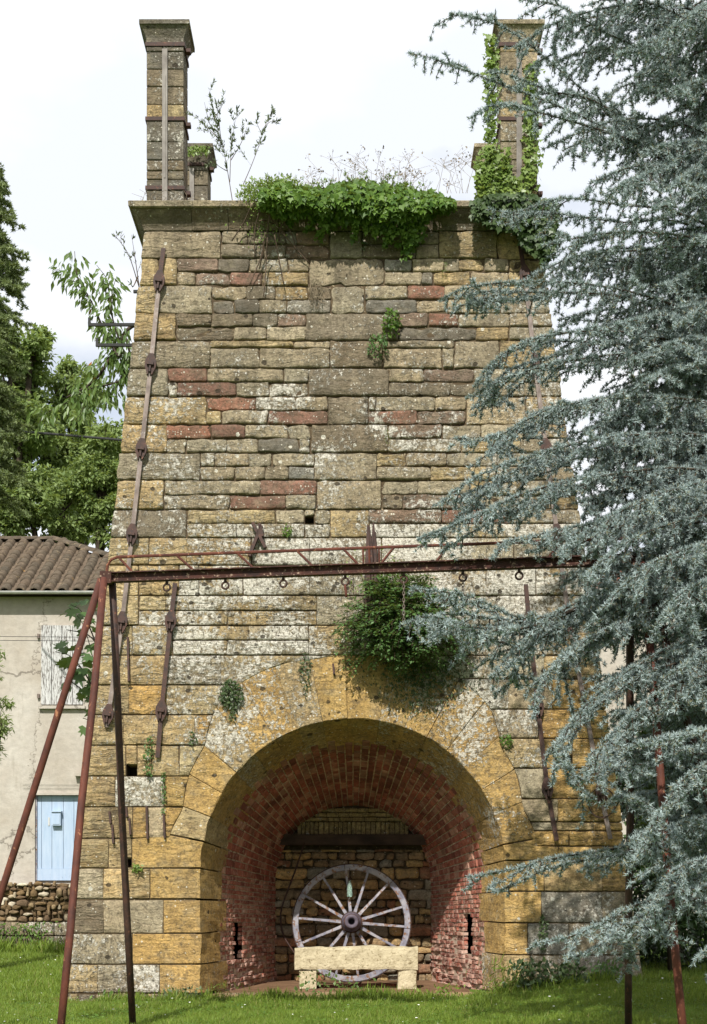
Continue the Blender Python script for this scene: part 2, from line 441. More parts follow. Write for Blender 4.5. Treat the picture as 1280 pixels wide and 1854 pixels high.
def tile_material(name, cA, cB):
    t = NT(name)
    g = t.n('NewGeometry'); pos = g.outputs['Position']
    r = t.n('ObjectInfo').outputs['Random']
    ramp = t.mix(r, cA, cB)
    n1 = t.noise(pos, 7.0, 6.0, 0.65); n2 = t.noise(pos, 30.0, 4.0)
    c = t.mul(ramp, t.mr(n1, 0.28, 0.72, 0.55, 1.4))
    ly = t.mr(t.noise(pos, 9.0, 5.0, 0.7), 0.60, 0.66)
    c = t.mix(t.math('MULTIPLY', ly, 0.75), c, A(160, 142, 112))
    yl = t.mr(t.noise(t.scale(pos, (1, 1, 1), (9, 9, 2)), 3.0, 5.0, 0.6), 0.69, 0.72)
    c = t.mix(t.math('MULTIPLY', yl, 0.7), c, A(190, 140, 50))
    t.bsdf(c, 0.9, n2, 0.4, 0.01, spec=0.15)
    return t.m
M['tile'] = tile_material('old_roof_tile', A(104, 95, 82, 1.6), A(118, 103, 87, 1.6))
M['tile_red'] = tile_material('red_roof_tile', A(150, 92, 76, 1.7), A(176, 116, 96, 1.7))

# ------------------------------------------------------------------ scatter
def frames(D, Nn):
    D = D / np.maximum(np.linalg.norm(D, axis=1, keepdims=True), 1e-9)
    Nn = Nn - D * np.sum(D * Nn, axis=1, keepdims=True)
    Nn = Nn / np.maximum(np.linalg.norm(Nn, axis=1, keepdims=True), 1e-9)
    X = np.cross(D, Nn)
    return X, D, Nn

LEAF = (np.array([(0,0,0),(.27,.4,.07),(0,1,-.04),(-.27,.4,.07)]), np.array([(0,1,2),(0,2,3)]))
LANCE = (np.array([(0,0,0),(.15,.35,.03),(0,1,-.1),(-.15,.35,.03)]), np.array([(0,1,2),(0,2,3)]))
IVY = (np.array([(0,.02,0),(.38,-.08,.05),(.52,.34,.02),(.24,.48,.04),(0,1,-.03),(-.24,.48,.04),(-.52,.34,.02),(-.38,-.08,.05),(0,.3,.0)]),
       np.array([(8,i,i+1) for i in range(7)] + [(8,7,0)]))
FIG = (np.array([(0,0,0),(.30,-.04,.03),(.55,.28,.02),(.27,.40,.03),(.38,.72,.0),(.10,.62,.02),(0,1,-.05),(-.10,.62,.02),(-.38,.72,0),(-.27,.40,.03),(-.55,.28,.02),(-.30,-.04,.03),(0,.35,.0)]),
       np.array([(12,i,i+1) for i in range(11)] + [(12,11,0)]))
BLADE = (np.array([(-.035,0,0),(.035,0,0),(.02,.55,.05),(-.005,1,.22)]), np.array([(0,1,2),(0,2,3)]))

def tuft(nn, wid, seed):
    r = np.random.default_rng(seed)
    vs, ts = [], []
    for i in range(nn):
        d = r.normal(size=3); d[1] = abs(d[1]) * 0.9 + 0.15; d /= np.linalg.norm(d)
        s = np.cross(d, r.normal(size=3)); s /= np.linalg.norm(s)
        L = r.uniform(.75, 1.1)
        vs += [s * wid, -s * wid, d * L]
        ts.append((3*i, 3*i+1, 3*i+2))
    return np.array(vs), np.array(ts)

def scatter_arrays(tmpl, P, D, Nn, sc):
    tv, tt = tmpl
    X, Y, Z = frames(D, Nn)
    sc = np.asarray(sc).reshape(-1, 1, 1)
    V = P[:, None, :] + sc * (tv[None, :, 0:1] * X[:, None, :] + tv[None, :, 1:2] * Y[:, None, :] + tv[None, :, 2:3] * Z[:, None, :])
    k = len(tv)
    T = tt[None] + (np.arange(len(P)) * k)[:, None, None]
    return V.reshape(-1, 3), T.reshape(-1, 3)

def scatter(name, tmpl, P, D, Nn, sc, mat, parent=None):
    V, T = scatter_arrays(tmpl, np.asarray(P, float), np.asarray(D, float), np.asarray(Nn, float), sc)
    return tri_mesh(name, V, T, mat, parent)

def seg_tubes(name, P0, P1, R0, R1, mat, parent=None, sides=4):
    P0, P1 = np.asarray(P0, float), np.asarray(P1, float)
    R0, R1 = np.asarray(R0, float), np.asarray(R1, float)
    D = P1 - P0
    N0 = np.tile(np.array([[0.31, 0.23, 0.92]]), (len(P0), 1))
    X, Y, Z = frames(D, N0)
    vs = []
    for P, R in ((P0, R0), (P1, R1)):
        for k in range(sides):
            a = 2 * PI * k / sides
            vs.append(P + R[:, None] * (X * math.cos(a) + Z * math.sin(a)))
    V = np.stack(vs, axis=1)
    ts = []
    for k in range(sides):
        k2 = (k + 1) % sides
        ts += [(k, k2, sides + k2), (k, sides + k2, sides + k)]
    T = np.array(ts)[None] + (np.arange(len(P0)) * 2 * sides)[:, None, None]
    return tri_mesh(name, V.reshape(-1, 3), T.reshape(-1, 3), mat, parent, True)

def spline(pts, step=0.1):
    pts = [Vector(p) for p in pts]
    P = [pts[0] * 2 - pts[1]] + pts + [pts[-1] * 2 - pts[-2]]
    out = []
    for i in range(1, len(P) - 2):
        n = max(2, int((P[i+1] - P[i]).length / step))
        for k in range(n):
            t = k / n
            a, b, c, d = P[i-1], P[i], P[i+1], P[i+2]
            out.append(0.5 * ((2*b) + (c-a)*t + (2*a-5*b+4*c-d)*t*t + (3*b-a-3*c+d)*t*t*t))
    out.append(pts[-1])
    return out

def at(px, py, Y):
    return Vector(((px - HX) / F * Y, Y, CZ + (HY - py) / F * Y))

# ------------------------------------------------------------------ ground
def hgt(x, y):
    s = min(max((x - 0.8) / 3.0, 0), 1); s = s * s * (3 - 2 * s)
    t = min(max((y - 15.5) / 4.0, 0), 1); t = t * t * (3 - 2 * t)
    s2 = min(max((-3.9 - x) / 1.5, 0), 1)
    t2 = min(max((y - 24) / 9.0, 0), 1)
    return 0.26 * s * t + 0.06 * s2 * t2 + 0.015 * math.sin(x * 1.7) * math.sin(y * 1.1)

def make_ground():
    xs = list(np.concatenate([np.linspace(-900, -30, 8)[:-1], np.linspace(-30, 30, 121), np.linspace(30, 900, 8)[1:]]))
    ys = list(np.concatenate([np.linspace(-300, 8, 6)[:-1], np.linspace(8, 40, 65), np.linspace(40, 1500, 10)[1:]]))
    vs = [(x, y, hgt(x, y) - 0.02) for y in ys for x in xs]
    n = len(xs)
    fs = [(j*n+i, j*n+i+1, (j+1)*n+i+1, (j+1)*n+i) for j in range(len(ys)-1) for i in range(n-1)]
    t = NT('lawn_soil')
    pos = t.n('NewGeometry').outputs['Position']
    c = t.mix(t.mr(t.noise(pos, 1.2, 6.0), 0.35, 0.65), A(84, 112, 42), A(112, 142, 56))
    c = t.mix(t.mr(t.noise(pos, 14.0, 5.0, 0.7), 0.5, 0.7), c, A(92, 84, 52))
    sp_ = t.n('SeparateXYZ', {0: pos})
    strip = t.math('MULTIPLY', t.mr(t.math('ADD', sp_.outputs[1], t.math('MULTIPLY', t.noise(pos, 3.0, 4.0), .35)), 19.85, 20.0), t.mr(sp_.outputs[1], 20.6, 20.4))
    c = t.mix(strip, c, A(146, 112, 84))
    t.bsdf(c, 1.0, t.noise(pos, 60.0, 4.0), 0.6, 0.02, spec=0.1)
    o = mesh('ground', vs, fs, t.m, None, True)
    tag(o, kind='structure')
make_ground()

# ------------------------------------------------------------------ furnace tower
B = 0.092                       # batter of the front
NRM = Vector((0, -1, B)).normalized()
tower = empty('furnace_tower', (0, 20, 0))
tag(tower, 'tall tapering blast furnace tower of old sandstone with a brick arch and four corner chimneys', 'furnace tower')

def uv(px, py):
    k = (HY - py) / F
    Y = (20 + B * CZ) / (1 - B * k)
    return ((px - HX) / F * Y, CZ + k * Y)

def front(u, v, off=0.0):
    return Vector((u, 20 + B * v, v)) + NRM * off

def PF(px, py, off=0.0):
    u, v = uv(px, py)
    return front(u, v, off)

def xl(y): return 262 - (y - 418) * 0.1102
def xr(y): return 977 + (y - 418) * 0.1394

def resample(poly, step):
    out = []
    n = len(poly)
    for i in range(n):
        a, b = poly[i], poly[(i+1) % n]
        L = math.hypot(b[0]-a[0], b[1]-a[1])
        k = max(1, int(round(L / step)))
        for j in range(k):
            t = j / k
            out.append((a[0] + (b[0]-a[0])*t, a[1] + (b[1]-a[1])*t))
    return out

def round_corners(poly, r):
    out = []
    n = len(poly)
    for i in range(n):
        p, a, b = poly[i], poly[i-1], poly[(i+1) % n]
        la = math.hypot(a[0]-p[0], a[1]-p[1]); lb = math.hypot(b[0]-p[0], b[1]-p[1])
        if la < 1e-6 or lb < 1e-6: continue
        dot = ((a[0]-p[0])*(b[0]-p[0]) + (a[1]-p[1])*(b[1]-p[1])) / (la*lb)
        if dot < -0.8: out.append(p); continue
        ra, rb = min(r, la*0.35), min(r, lb*0.35)
        p1 = (p[0]+(a[0]-p[0])*ra/la, p[1]+(a[1]-p[1])*ra/la)
        p2 = (p[0]+(b[0]-p[0])*rb/lb, p[1]+(b[1]-p[1])*rb/lb)
        q = (p[0]*.4+(p1[0]+p2[0])*.3, p[1]*.4+(p1[1]+p2[1])*.3)
        out += [p1, q, p2]
    return out

def insetp(poly, d):
    n = len(poly)
    out = []
    area = sum(poly[i][0]*poly[(i+1)%n][1] - poly[(i+1)%n][0]*poly[i][1] for i in range(n))
    sg = 1 if area > 0 else -1
    for i in range(n):
        a, p, b = poly[i-1], poly[i], poly[(i+1)%n]
        e1 = (p[0]-a[0], p[1]-a[1]); e2 = (b[0]-p[0], b[1]-p[1])
        nx = -(e1[1]+e2[1])*sg; ny = (e1[0]+e2[0])*sg
        L = math.hypot(nx, ny) or 1
        out.append((p[0]+nx/L*d, p[1]+ny/L*d))
    return out

from mathutils.geometry import delaunay_2d_cdt
def inside(poly, x, y):
    c = False
    for (x1, y1), (x2, y2) in zip(poly, poly[1:] + poly[:1]):
        if (y1 > y) != (y2 > y) and x < (x2-x1)*(y-y1)/(y2-y1) + x1: c = not c
    return c
def front_tris(ring, step):
    """well-shaped triangles over an outline; returns points, triangles and where each outline point went"""
    n = len(ring)
    xs = [p[0] for p in ring]; ys = [p[1] for p in ring]
    pts = [Vector(p) for p in ring]
    nx = max(1, int((max(xs)-min(xs))/step)); ny = max(1, int((max(ys)-min(ys))/step))
    for a in range(nx+1):
        for b in range(ny+1):
            x = min(xs) + (a+.5*(b % 2))*step + random.uniform(-.15, .15)*step; y = min(ys) + (b+.5)*step*.9 + random.uniform(-.15, .15)*step
            if inside(ring, x, y) and min((x-p[0])**2 + (y-p[1])**2 for p in ring) > (step*.45)**2: pts.append(Vector((x, y)))
    vv, _, ff, ov, _, _ = delaunay_2d_cdt(pts, [], [list(range(n))], 1, 1e-7)
    where = {}
    for k, o in enumerate(ov):
        for q in o: where[q] = k
    return [(v.x, v.y) for v in vv], [tuple(f) for f in ff], [where[k] for k in range(n)]

def stone_mesh(name, poly, mapf, prot=0.0, depth=0.3, joint=0.006, rough=0.008, corner=0.03, step=0.11, bev=0.018, wob=0.006):
    """one dressed or rough stone on a face: a rounded outline, a bevelled arris and an uneven front"""
    cx = sum(p[0] for p in poly)/len(poly); cy = sum(p[1] for p in poly)/len(poly)
    w = max(p[0] for p in poly)-min(p[0] for p in poly); h = max(p[1] for p in poly)-min(p[1] for p in poly)
    sm = max(min(w, h), 0.02)
    p0 = insetp(poly, min(joint, sm*0.1))
    p0 = round_corners(resample(p0, step), min(corner, sm*0.25))
    sd = random.random()*100
    p0 = [(x + wob*mnoise.noise(Vector((x*9, y*9, sd))), y + wob*mnoise.noise(Vector((x*9, y*9, sd+5)))) for x, y in p0]
    bev = min(bev, sm*0.16)
    p2 = insetp(p0, bev)
    n = len(p0)
    def off(x, y, amp=1.0): return prot + amp*rough*(1.3*mnoise.noise(Vector((x*4.5, y*6.5, sd))) + 0.7*mnoise.noise(Vector((x*14, y*18, sd))))
    V = [mapf(x, y, -depth) for x, y in p0]
    V += [mapf(x, y, prot - bev*0.9) for x, y in p0]
    area = sum(p0[i][0]*p0[(i+1)%n][1] - p0[(i+1)%n][0]*p0[i][1] for i in range(n))
    fs = []
    fv, ft, fr = front_tris(p2, max(.05, min(.12, sm*.3)))
    V += [mapf(x, y, off(x, y, .6 if k < n else 1.0)) for k, (x, y) in enumerate(fv)]
    for r in range(2):
        for i in range(n):
            j = (i+1) % n
            a_, b_ = (r*n+i, r*n+j) if r == 0 else (n+i, n+j)
            q = (a_, b_, n+j, n+i) if r == 0 else (a_, b_, 2*n+fr[j], 2*n+fr[i])
            fs.append(q if area > 0 else q[::-1])
    fs += [tuple(2*n+k for k in t) for t in ft]
    me = bpy.data.meshes.new(name)
    me.from_pydata([tuple(v) for v in V], [], fs)
    me.update()
    me.polygons.foreach_set('use_smooth', [True]*len(me.polygons))
    return me

CODES = {'t': (184, 170, 142), 'b': (146, 133, 112), 'o': (208, 183, 136), 'y': (222, 198, 150), 'r': (154, 114, 98), 'R': (172, 122, 102),
         'g': (164, 160, 148), 'w': (200, 184, 152), 'k': (128, 122, 110), 'd': (154, 130, 112), 'n': (212, 175, 110)}

def jit(c, s=0.13):
    f = 1 + random.uniform(-s, s); h = random.uniform(-s, s)*0.35
    return (c[0]*f*(1+h), c[1]*f, c[2]*f*(1-h), 1.0)

def lichen_at(px, py):
    if py < 500: l = 0.22
    elif py < 700: l = 0.40
    elif py < 950: l = 0.52
    elif py < 1200: l = 0.80 if px > 320 else 0.42
    else:
        d = math.hypot(px-639, py-1576)
        l = 0.18
        if px > 600 and py < 1480 and d < 470: l = 0.80
        if px > 600 and py > 1590: l = 0.45
        if px > 940 and 1250 < py < 1640: l = 0.12
        if px < 600 and py < 1350: l = 0.62 if px > 300 else 0.30
        if px < 360 and py > 1715: l = 0.80
    return l + random.uniform(-0.05, 0.05)

def spots_at(px, py):
    return 0.75 if 1040 < py < 1200 and px > 280 else (0.42 if 900 < py < 1320 and px > 300 else 0.06)

front_stones = []      # (projected size, mesh, colour, lichen, spots, bedding)
def add_stone(pts_px, code, prot=None, lich=None, **kw):
    poly = [uv(x, y) for x, y in pts_px]
    cx = sum(p[0] for p in pts_px)/len(pts_px); cy = sum(p[1] for p in pts_px)/len(pts_px)
    if prot is None: prot = random.uniform(-0.009, 0.010)
    small = (max(p[1] for p in pts_px)-min(p[1] for p in pts_px)) < 34
    top = cy < 960
    a = dict(prot=prot, depth=0.32, joint=random.uniform(.002, .006) if top else random.uniform(.002, .005),
             rough=0.022 if top else 0.015, corner=0.024 if small and top else (0.014 if top else 0.010),
             bev=0.013 if top else 0.008, wob=0.022 if top else 0.009)
    if top and random.random() < .12:            # eroded blocks, set back and more ragged
        a.update(prot=random.uniform(-.024, -.016), wob=.04, rough=.032, corner=.04, joint=random.uniform(.008, .014))
    a.update(kw)
    me = stone_mesh('stone', poly, front, **a)
    me.materials.append(M['stone'])
    bed = random.uniform(.45, .9) if (code in 'oyn' and random.random() < 0.7) or (cx < 380 and random.random() < .5) else random.uniform(0.1, 0.45)
    if code in 'rRkg': bed *= 0.3
    o = link('stone', me, None, tower)
    o.color = jit(A(*CODES[code], 1.30))
    o['lichen'] = float(max(0, min(1, (lichen_at(cx, cy) if lich is None else lich) + (0.12 if code == 'w' else (-0.1 if code in 'rRk' else 0)))))
    o['spots'] = float(spots_at(cx, cy)); o['bedding'] = float(bed); o['iron'] = .45 if code in 'on' else (.3 if code == 'y' else .10)
    front_stones.append(o)
    return o

def rect(x0, x1, y0, y1, code, **kw):
    """a stone with its sides skewed and bowed a little, in photo pixels"""
    g = 1.6
    j = lambda s=1.4: random.uniform(-s, s)
    return add_stone([(x0+j(), y1+j(.7)), (x1+j(), y1+j(.7)), (x1+j(), y0+j(.7)), (x0+j(), y0+j(.7))], code, **kw)

ROWS = [
 (418,466,"F 262 399 t|1 401 449 t|1 450 516 b|1 517 537 g|1 538 596 d|2 400 477 b|2 478 517 b|2 518 596 d|F 597 656 t|1 657 729 b|1 729 754 b|1 755 795 t|2 657 728 b|2 729 752 b|2 753 794 w|F 796 900 o|F 901 0 o"),
 (468,515,"F 0 287 o|F 288 320 y|1 321 394 d|1 395 451 k|1 452 521 t|1 522 559 w|2 321 352 t|2 353 416 d|2 417 474 r|2 475 559 o|F 560 696 t|1 697 746 g|1 747 804 w|1 805 831 t|1 832 876 o|1 877 921 t|1 922 0 o|2 697 763 t|2 764 784 g|2 785 852 o|2 853 921 t|2 922 0 o"),
 (517,566,"F 0 287 y|F 288 383 t|1 384 445 t|1 446 497 b|1 498 558 o|1 559 599 b|2 385 424 k|2 425 470 k|2 471 519 t|2 520 599 g|F 600 660 t|1 661 737 t|1 738 804 r|1 805 904 t|1 905 0 o|2 662 754 k|2 755 809 t|2 810 905 t|2 906 0 t"),
 (567,615,"F 0 318 o|1 319 383 b|1 384 457 b|1 458 503 b|1 504 553 d|2 320 423 b|2 424 482 t|2 483 553 t|F 554 721 b|1 723 775 d|1 776 830 r|1 831 921 t|1 922 0 t|2 723 862 k|2 863 921 o|2 922 0 t"),
 (617,665,"F 0 380 t|3 381 532 o|3 533 597 w|4 381 470 t|4 471 597 t|F 598 692 b|3 693 821 t|4 693 800 t|4 801 821 w|F 823 904 t|F 905 0 o"),
 (667,716,"F 0 304 t|1 305 374 r|1 375 513 t|1 514 558 t|2 305 320 w|2 321 427 r|2 428 486 t|2 487 558 t|F 559 704 b|1 705 767 w|1 768 858 d|1 859 0 t|2 705 813 b|2 814 900 b|2 901 0 t"),
 (718,767,"F 0 373 o|1 375 463 R|1 464 535 t|1 536 593 w|2 374 401 o|2 402 485 t|2 486 593 r|F 594 667 b|1 668 679 t|1 680 787 t|1 788 843 t|2 668 755 r|2 756 843 d|F 844 952 w|F 953 0 o"),
 (769,818,"F 0 301 o|1 302 381 R|1 382 443 r|1 444 522 t|1 523 562 t|2 303 336 w|2 337 410 t|2 411 466 t|2 467 541 k|2 542 562 w|F 563 702 b|1 703 799 d|1 800 870 t|1 871 950 t|1 951 0 o|2 703 835 t|2 836 940 o|2 941 0 t"),
 (820,868,"F 0 362 t|1 363 389 w|1 390 450 t|1 451 493 t|1 494 569 t|2 363 424 t|2 425 480 t|2 481 522 t|2 523 569 g|F 570 681 t|1 682 735 o|1 736 808 t|1 809 900 t|1 901 0 t|2 682 779 t|2 780 900 o|2 901 0 t"),
 (870,921,"F 0 296 o|1 298 470 t|1 471 573 r|2 298 414 t|2 415 517 r|2 518 573 t|F 574 690 t|1 692 757 t|1 758 850 t|1 851 940 o|1 941 0 t|2 692 728 b|2 729 860 d|2 861 950 t|2 951 0 o"),
 (923,972,"F 0 337 b|1 339 498 o|1 499 551 t|1 570 597 t|2 339 427 o|2 428 551 t|2 552 597 t|F 598 668 o|1 669 800 d|1 801 930 r|1 931 0 t|2 669 760 t|2 761 880 o|2 881 0 w"),
 (974,1022,"F 0 269 o|F 270 338 o|F 339 455 o|F 456 560 t|F 561 690 t|F 691 800 w|F 801 930 w|F 931 0 t"),
 (1024,1077,"F 0 250 y|F 251 323 o|F 324 359 w|F 360 439 o|F 440 560 w|F 561 640 t|F 641 760 t|F 761 880 w|F 881 970 w|F 971 0 o"),
 (1079,1131,"F 0 250 y|1 252 299 y|1 300 573 o|2 252 411 o|2 412 573 o|F 574 660 t|F 661 780 w|F 781 900 w|F 901 990 w|F 991 0 o"),
 (1133,1185,"F 0 239 y|F 240 312 o|1 313 450 o|1 451 558 w|2 313 410 o|2 411 558 w|F 559 640 o|F 641 760 t|F 761 850 w|F 851 960 w|F 961 0 o"),
]
for y0, y1, spec in ROWS:
    ym = (y0 + y1) / 2
    for s in spec.split('|'):
        k, x0, x1, c = s.split(); x0, x1 = float(x0), float(x1)
        a, b = {'F': (y0, y1), '1': (y0, ym-.8), '2': (ym+.8, y1), '3': (y0, y0+12), '4': (y0+13.5, y1)}[k]
        L, R = x0 == 0 or (y0 == 418 and x0 == 262), x1 == 0
        e = random.uniform(-2.0, 1.2)
        P = [((xl(b)+e if L else x0), b), ((xr(b)-e if R else x1), b), ((xr(a)-e if R else x1), a), ((xl(a)+e if L else x0), a)]
        jj = lambda s=1.0: random.uniform(-s, s)
        add_stone([(p[0] + (0 if (L or R) else jj()), p[1] + jj(.6)) for p in P], c)
# the small socket stone under the lintel-level hole
rect(552, 569, 923, 934, 't')

# arch ring
AX, AY, AR = 639.0, 1576.0, 276.0
OUT = [(0, 335), (11, 338), (20, 327), (30, 343), (40, 350), (50, 386), (60, 396), (68, 396), (80, 392), (90, 389)]
def rout(deg):
    d = deg if deg <= 90 else 180 - deg
    for (a, ra), (b, rb) in zip(OUT, OUT[1:]):
        if a <= d <= b: return ra + (rb-ra)*(d-a)/(b-a)
    return OUT[-1][1]
OUTL = []
for k in range(0, 181):
    d = k/2; r = rout(d)
    OUTL.append((AY - r*math.sin(math.radians(d)), r*math.cos(math.radians(d))))
def xo(y):
    y = min(max(y, OUTL[-1][0]), OUTL[0][0])
    for (ya, xa), (yb, xb) in zip(OUTL, OUTL[1:]):
        if yb <= y <= ya: return xa + (xb-xa)*(ya-y)/max(ya-yb, 1e-6)
    return OUTL[0][1]

U0, V0 = uv(AX, AY)
R0 = abs(uv(AX-AR, AY)[0] - U0)
def splay(u, v, d):
    """where a point of the arch edge goes at depth d in the niche"""
    k = max((R0 - 0.254*d) / R0, 0.1)
    if v > V0: return (U0 + (u-U0)*k, V0 - 0.05*d + (v-V0)*k)
    return (U0 + (u-U0)*k, v if v < V0*0.6 else v - 0.05*d*(v-V0*.6)/(V0*.4))
def niche(u, v, d): return Vector((u, 20 + B*v + d, v))

def deep_stone(pts_px, intra, code, dd, lich=None, prot=0.0, nm='voussoir'):
    """a jamb stone or voussoir: front face plus a splayed reveal; intra marks the points on the arch edge"""
    n = len(pts_px)
    pts = [uv(x, y) for x, y in pts_px]
    cx = sum(p[0] for p in pts)/n; cy = sum(p[1] for p in pts)/n
    cpx = sum(p[0] for p in pts_px)/n; cpy = sum(p[1] for p in pts_px)/n
    area = sum(pts[i][0]*pts[(i+1)%n][1] - pts[(i+1)%n][0]*pts[i][1] for i in range(n))
    if area < 0: pts = pts[::-1]; intra = intra[::-1]
    P0 = insetp(pts, 0.002)
    P2 = insetp(P0, 0.009)
    rough = 0.012
    sd = random.random()*99
    of = lambda x, y: prot + rough*mnoise.noise(Vector((x*5, y*6, sd)))
    V = []
    nd = 4
    for k in range(nd):
        d = dd*(1-k/(nd-1)) if k < nd-1 else 0.012
        for (x, y), i in zip(P0, intra):
            if i:
                x2, y2 = splay(x, y, d)
                e = 0.012*mnoise.noise(Vector((x*5+d*6, y*5, sd)))
                V.append(niche(x2*(1+e), y2, d + (0.03*mnoise.noise(Vector((x*7, y*7, sd))) if k == 0 else 0)))
            else: V.append(niche(x, y, d))
    fv, ft, fr = front_tris(P2, .10)
    base = nd*n
    V += [front(x, y, of(x, y)) for x, y in fv]
    fs = [tuple(range(n))[::-1]]
    for r in range(nd-1):
        for i in range(n):
            j = (i+1) % n
            fs.append((r*n+i, r*n+j, (r+1)*n+j, (r+1)*n+i))
    for i in range(n):
        j = (i+1) % n
        fs.append(((nd-1)*n+i, (nd-1)*n+j, base+fr[j], base+fr[i]))
    fs += [tuple(base+k for k in t) for t in ft]
    me = bpy.data.meshes.new(nm)
    me.from_pydata([tuple(v) for v in V], [], fs); me.update()
    me.materials.append(M['stone'])
    o = link(nm, me, None, tower)
    o.color = jit(A(*CODES[code], 1.30), .06)
    o['lichen'] = float(lichen_at(cpx, cpy)*0.9 if lich is None else lich); o['spots'] = float(spots_at(cpx, cpy)*.6); o['bedding'] = 0.3; o['iron'] = .40
    front_stones.append(o)
    return o

def ring_pt(phi, r): return (AX + r*math.cos(math.radians(phi)), AY - r*math.sin(math.radians(phi)))
joints = [10, 22, 32, 42.5, 52, 61, 70, 80, 92, 101.5, 111, 120.5, 130, 140, 149.6, 159.4, 168.8]
for i, (a, b) in enumerate(zip(joints, joints[1:])):
    m = 4
    inn = [ring_pt(a+(b-a)*k/m, AR) for k in range(m+1)]
    oo = [ring_pt(a+(b-a)*k/m, rout(a+(b-a)*k/m)+.3) for k in range(m, -1, -1)]
    lich = None
    mid = (a+b)/2
    if 74 < mid < 130: lich = 0.48
    elif mid > 138: lich = 0.12
    elif mid < 45: lich = 0.45
    else: lich = 0.66
    if mid > 150: lich = 0.08
    if 80 <= mid <= 100: lich = 0.22
    deep_stone(inn + oo, [1]*(m+1) + [0]*(m+1), random.choice('nno') if mid > 70 else random.choice('non'), random.uniform(.86, 1.30), lich, random.uniform(-.010, .004))

def xedge(y): return math.sqrt(max(AR*AR - max(AY-y, 0)**2, 0))
def jamb(side, y0, y1, xout, code, dd, lich=None):
    m = 3
    e = [(AX + side*xedge(y1+(y0-y1)*k/m), y1+(y0-y1)*k/m) for k in range(m+1)]
    top = []
    if y0 in (1519, 1533):
        phi = 10 if side > 0 else 168.8
        e[-1] = ring_pt(phi, AR - .5); e[-1] = (e[-1][0], e[-1][1] + 2)
        q = ring_pt(phi, rout(phi)); top = [(q[0], q[1] + 2)]
        if side > 0: top.append((q[0], y0 - 1))
    deep_stone(e + top + [(xout, y0), (xout, y1)], [1]*(m+1) + [0]*(len(top)+2), code, dd, lich, nm='jamb_stone')
for a in ((-1,1519,1571,239,'n',1.05), (-1,1573,1627,272,'n',.85), (-1,1630,1689,296,'n',1.05), (-1,1691,1745,240,'n',.8), (-1,1747,1799,289,'n',1.12),
          (1,1533,1557,1010,'n',.9), (1,1559,1613,985,'n',1.0), (1,1615,1670,980,'n',1.1), (1,1672,1728,955,'n',.85), (1,1730,1800,960,'o',.95)):
    jamb(*a, lich=0.06 if a[1] < 1700 else 0.3)
# first ring stones resting on the jambs
for side, y0, y1, ja in ((-1, 1523, 1519, 168.8), (1, 1528, 1533, 10)):
    pass

# courses beside the arch
def course(side, y0, y1, cuts, code='o', **kw):
    """stones of one course from the corner of the tower to the arch ring; cuts are the joints"""
    edge = xl if side < 0 else xr
    m = 4
    out0 = lambda y: AX + side*(xo(y) + .4)
    xs = cuts
    for i in range(len(xs)-1):
        a, b = xs[i], xs[i+1]
        c = code[i % len(code)]
        def side_pts(v, yy0, yy1):
            if v == 'E':
                e = random.uniform(-2, 1.2)
                return [(edge(yy1) + e, yy1), (edge(yy0) + e, yy0)]
            if v == 'R':
                return [(out0(yy1+(yy0-yy1)*k/m), yy1+(yy0-yy1)*k/m) for k in range(m+1)]
            j = random.uniform(-1, 1)
            return [(v + j, yy1), (v - j, yy0)]
        pa, pb = side_pts(a, y0, y1), side_pts(b, y0, y1)
        if i and random.random() < 1:
            pass
        add_stone(pa + pb[::-1], c, **kw)

course(-1, 1187, 1239, ['E', 235, 299, 400, 'R'], 'oowo')
course(-1, 1241, 1293, ['E', 233, 301, 'R'], 'ono')
course(-1, 1295, 1348, ['E', 223, 352, 'R'], 'oon')
course(-1, 1350, 1404, ['E', 220], 'o')
for r_ in ((221, 227, 1350, 1404), (228, 248, 1350, 1383), (249, 274, 1350, 1404), (276, 324, 1350, 1404)): rect(*r_, 'o')
course(-1, 1350, 1404, [325, 'R'], 'y')
course(-1, 1406, 1460, ['E', 208], 'o'); course(-1, 1406, 1460, [209, 297], 'w', lich=0.85); course(-1, 1406, 1460, [298, 'R'], 'n', lich=.1)
course(-1, 1462, 1517, ['E', 214, 240, 267, 297, 'R'], 'oonwn')
course(-1, 1519, 1571, ['E', 196, 221], 'oo'); rect(222, 238, 1519, 1553, 'o')
course(-1, 1573, 1627, ['E', 187, 231, 271], 'too')
course(-1, 1630, 1689, ['E', 187, 234, 295], 'btto'[0:3])
course(-1, 1691, 1745, ['E', 128, 239], 'oto'); course(-1, 1747, 1797, ['E', 176, 240, 288], 'otw')
for i in range(8): rect(112+31*i, 141+31*i, 1799+random.uniform(0, 2), 1826, random.choice('tob'), lich=.6).name = 'base_stone'
# right of the arch (courses sit a little higher in the picture)
course(1, 1187, 1228, ['R', 905, 985, 'E'], 'wwo')
course(1, 1230, 1283, ['R', 920, 1000, 'E'], 'wwn')
course(1, 1285, 1336, ['R', 975, 1040, 'E'], 'wnn')
course(1, 1338, 1390, ['R', 982], 'o'); course(1, 1338, 1390, [983, 1016], 'n'); rect(1017, 1036, 1338, 1368, 'n'); course(1, 1338, 1390, [1037, 1072, 'E'], 'nn')
course(1, 1392, 1445, ['R', 992, 1060, 'E'], 'wnn')
course(1, 1447, 1487, ['R', 1010, 1070, 'E'], 'wnn'); course(1, 1489, 1503, ['R', 1008, 1075, 'E'], 'ton')
course(1, 1505, 1531, ['R', 965, 1030], 'tn'); course(1, 1533, 1557, [1011, 1072, 'E'], 'nn'); course(1, 1505, 1531, [1031, 1075, 'E'], 'nn')
course(1, 1559, 1613, [986, 1090, 'E'], 'on')
course(1, 1615, 1670, [981, 1090, 'E'], 'gt')
course(1, 1672, 1728, [956, 1030, 1100, 'E'], 'gtt')
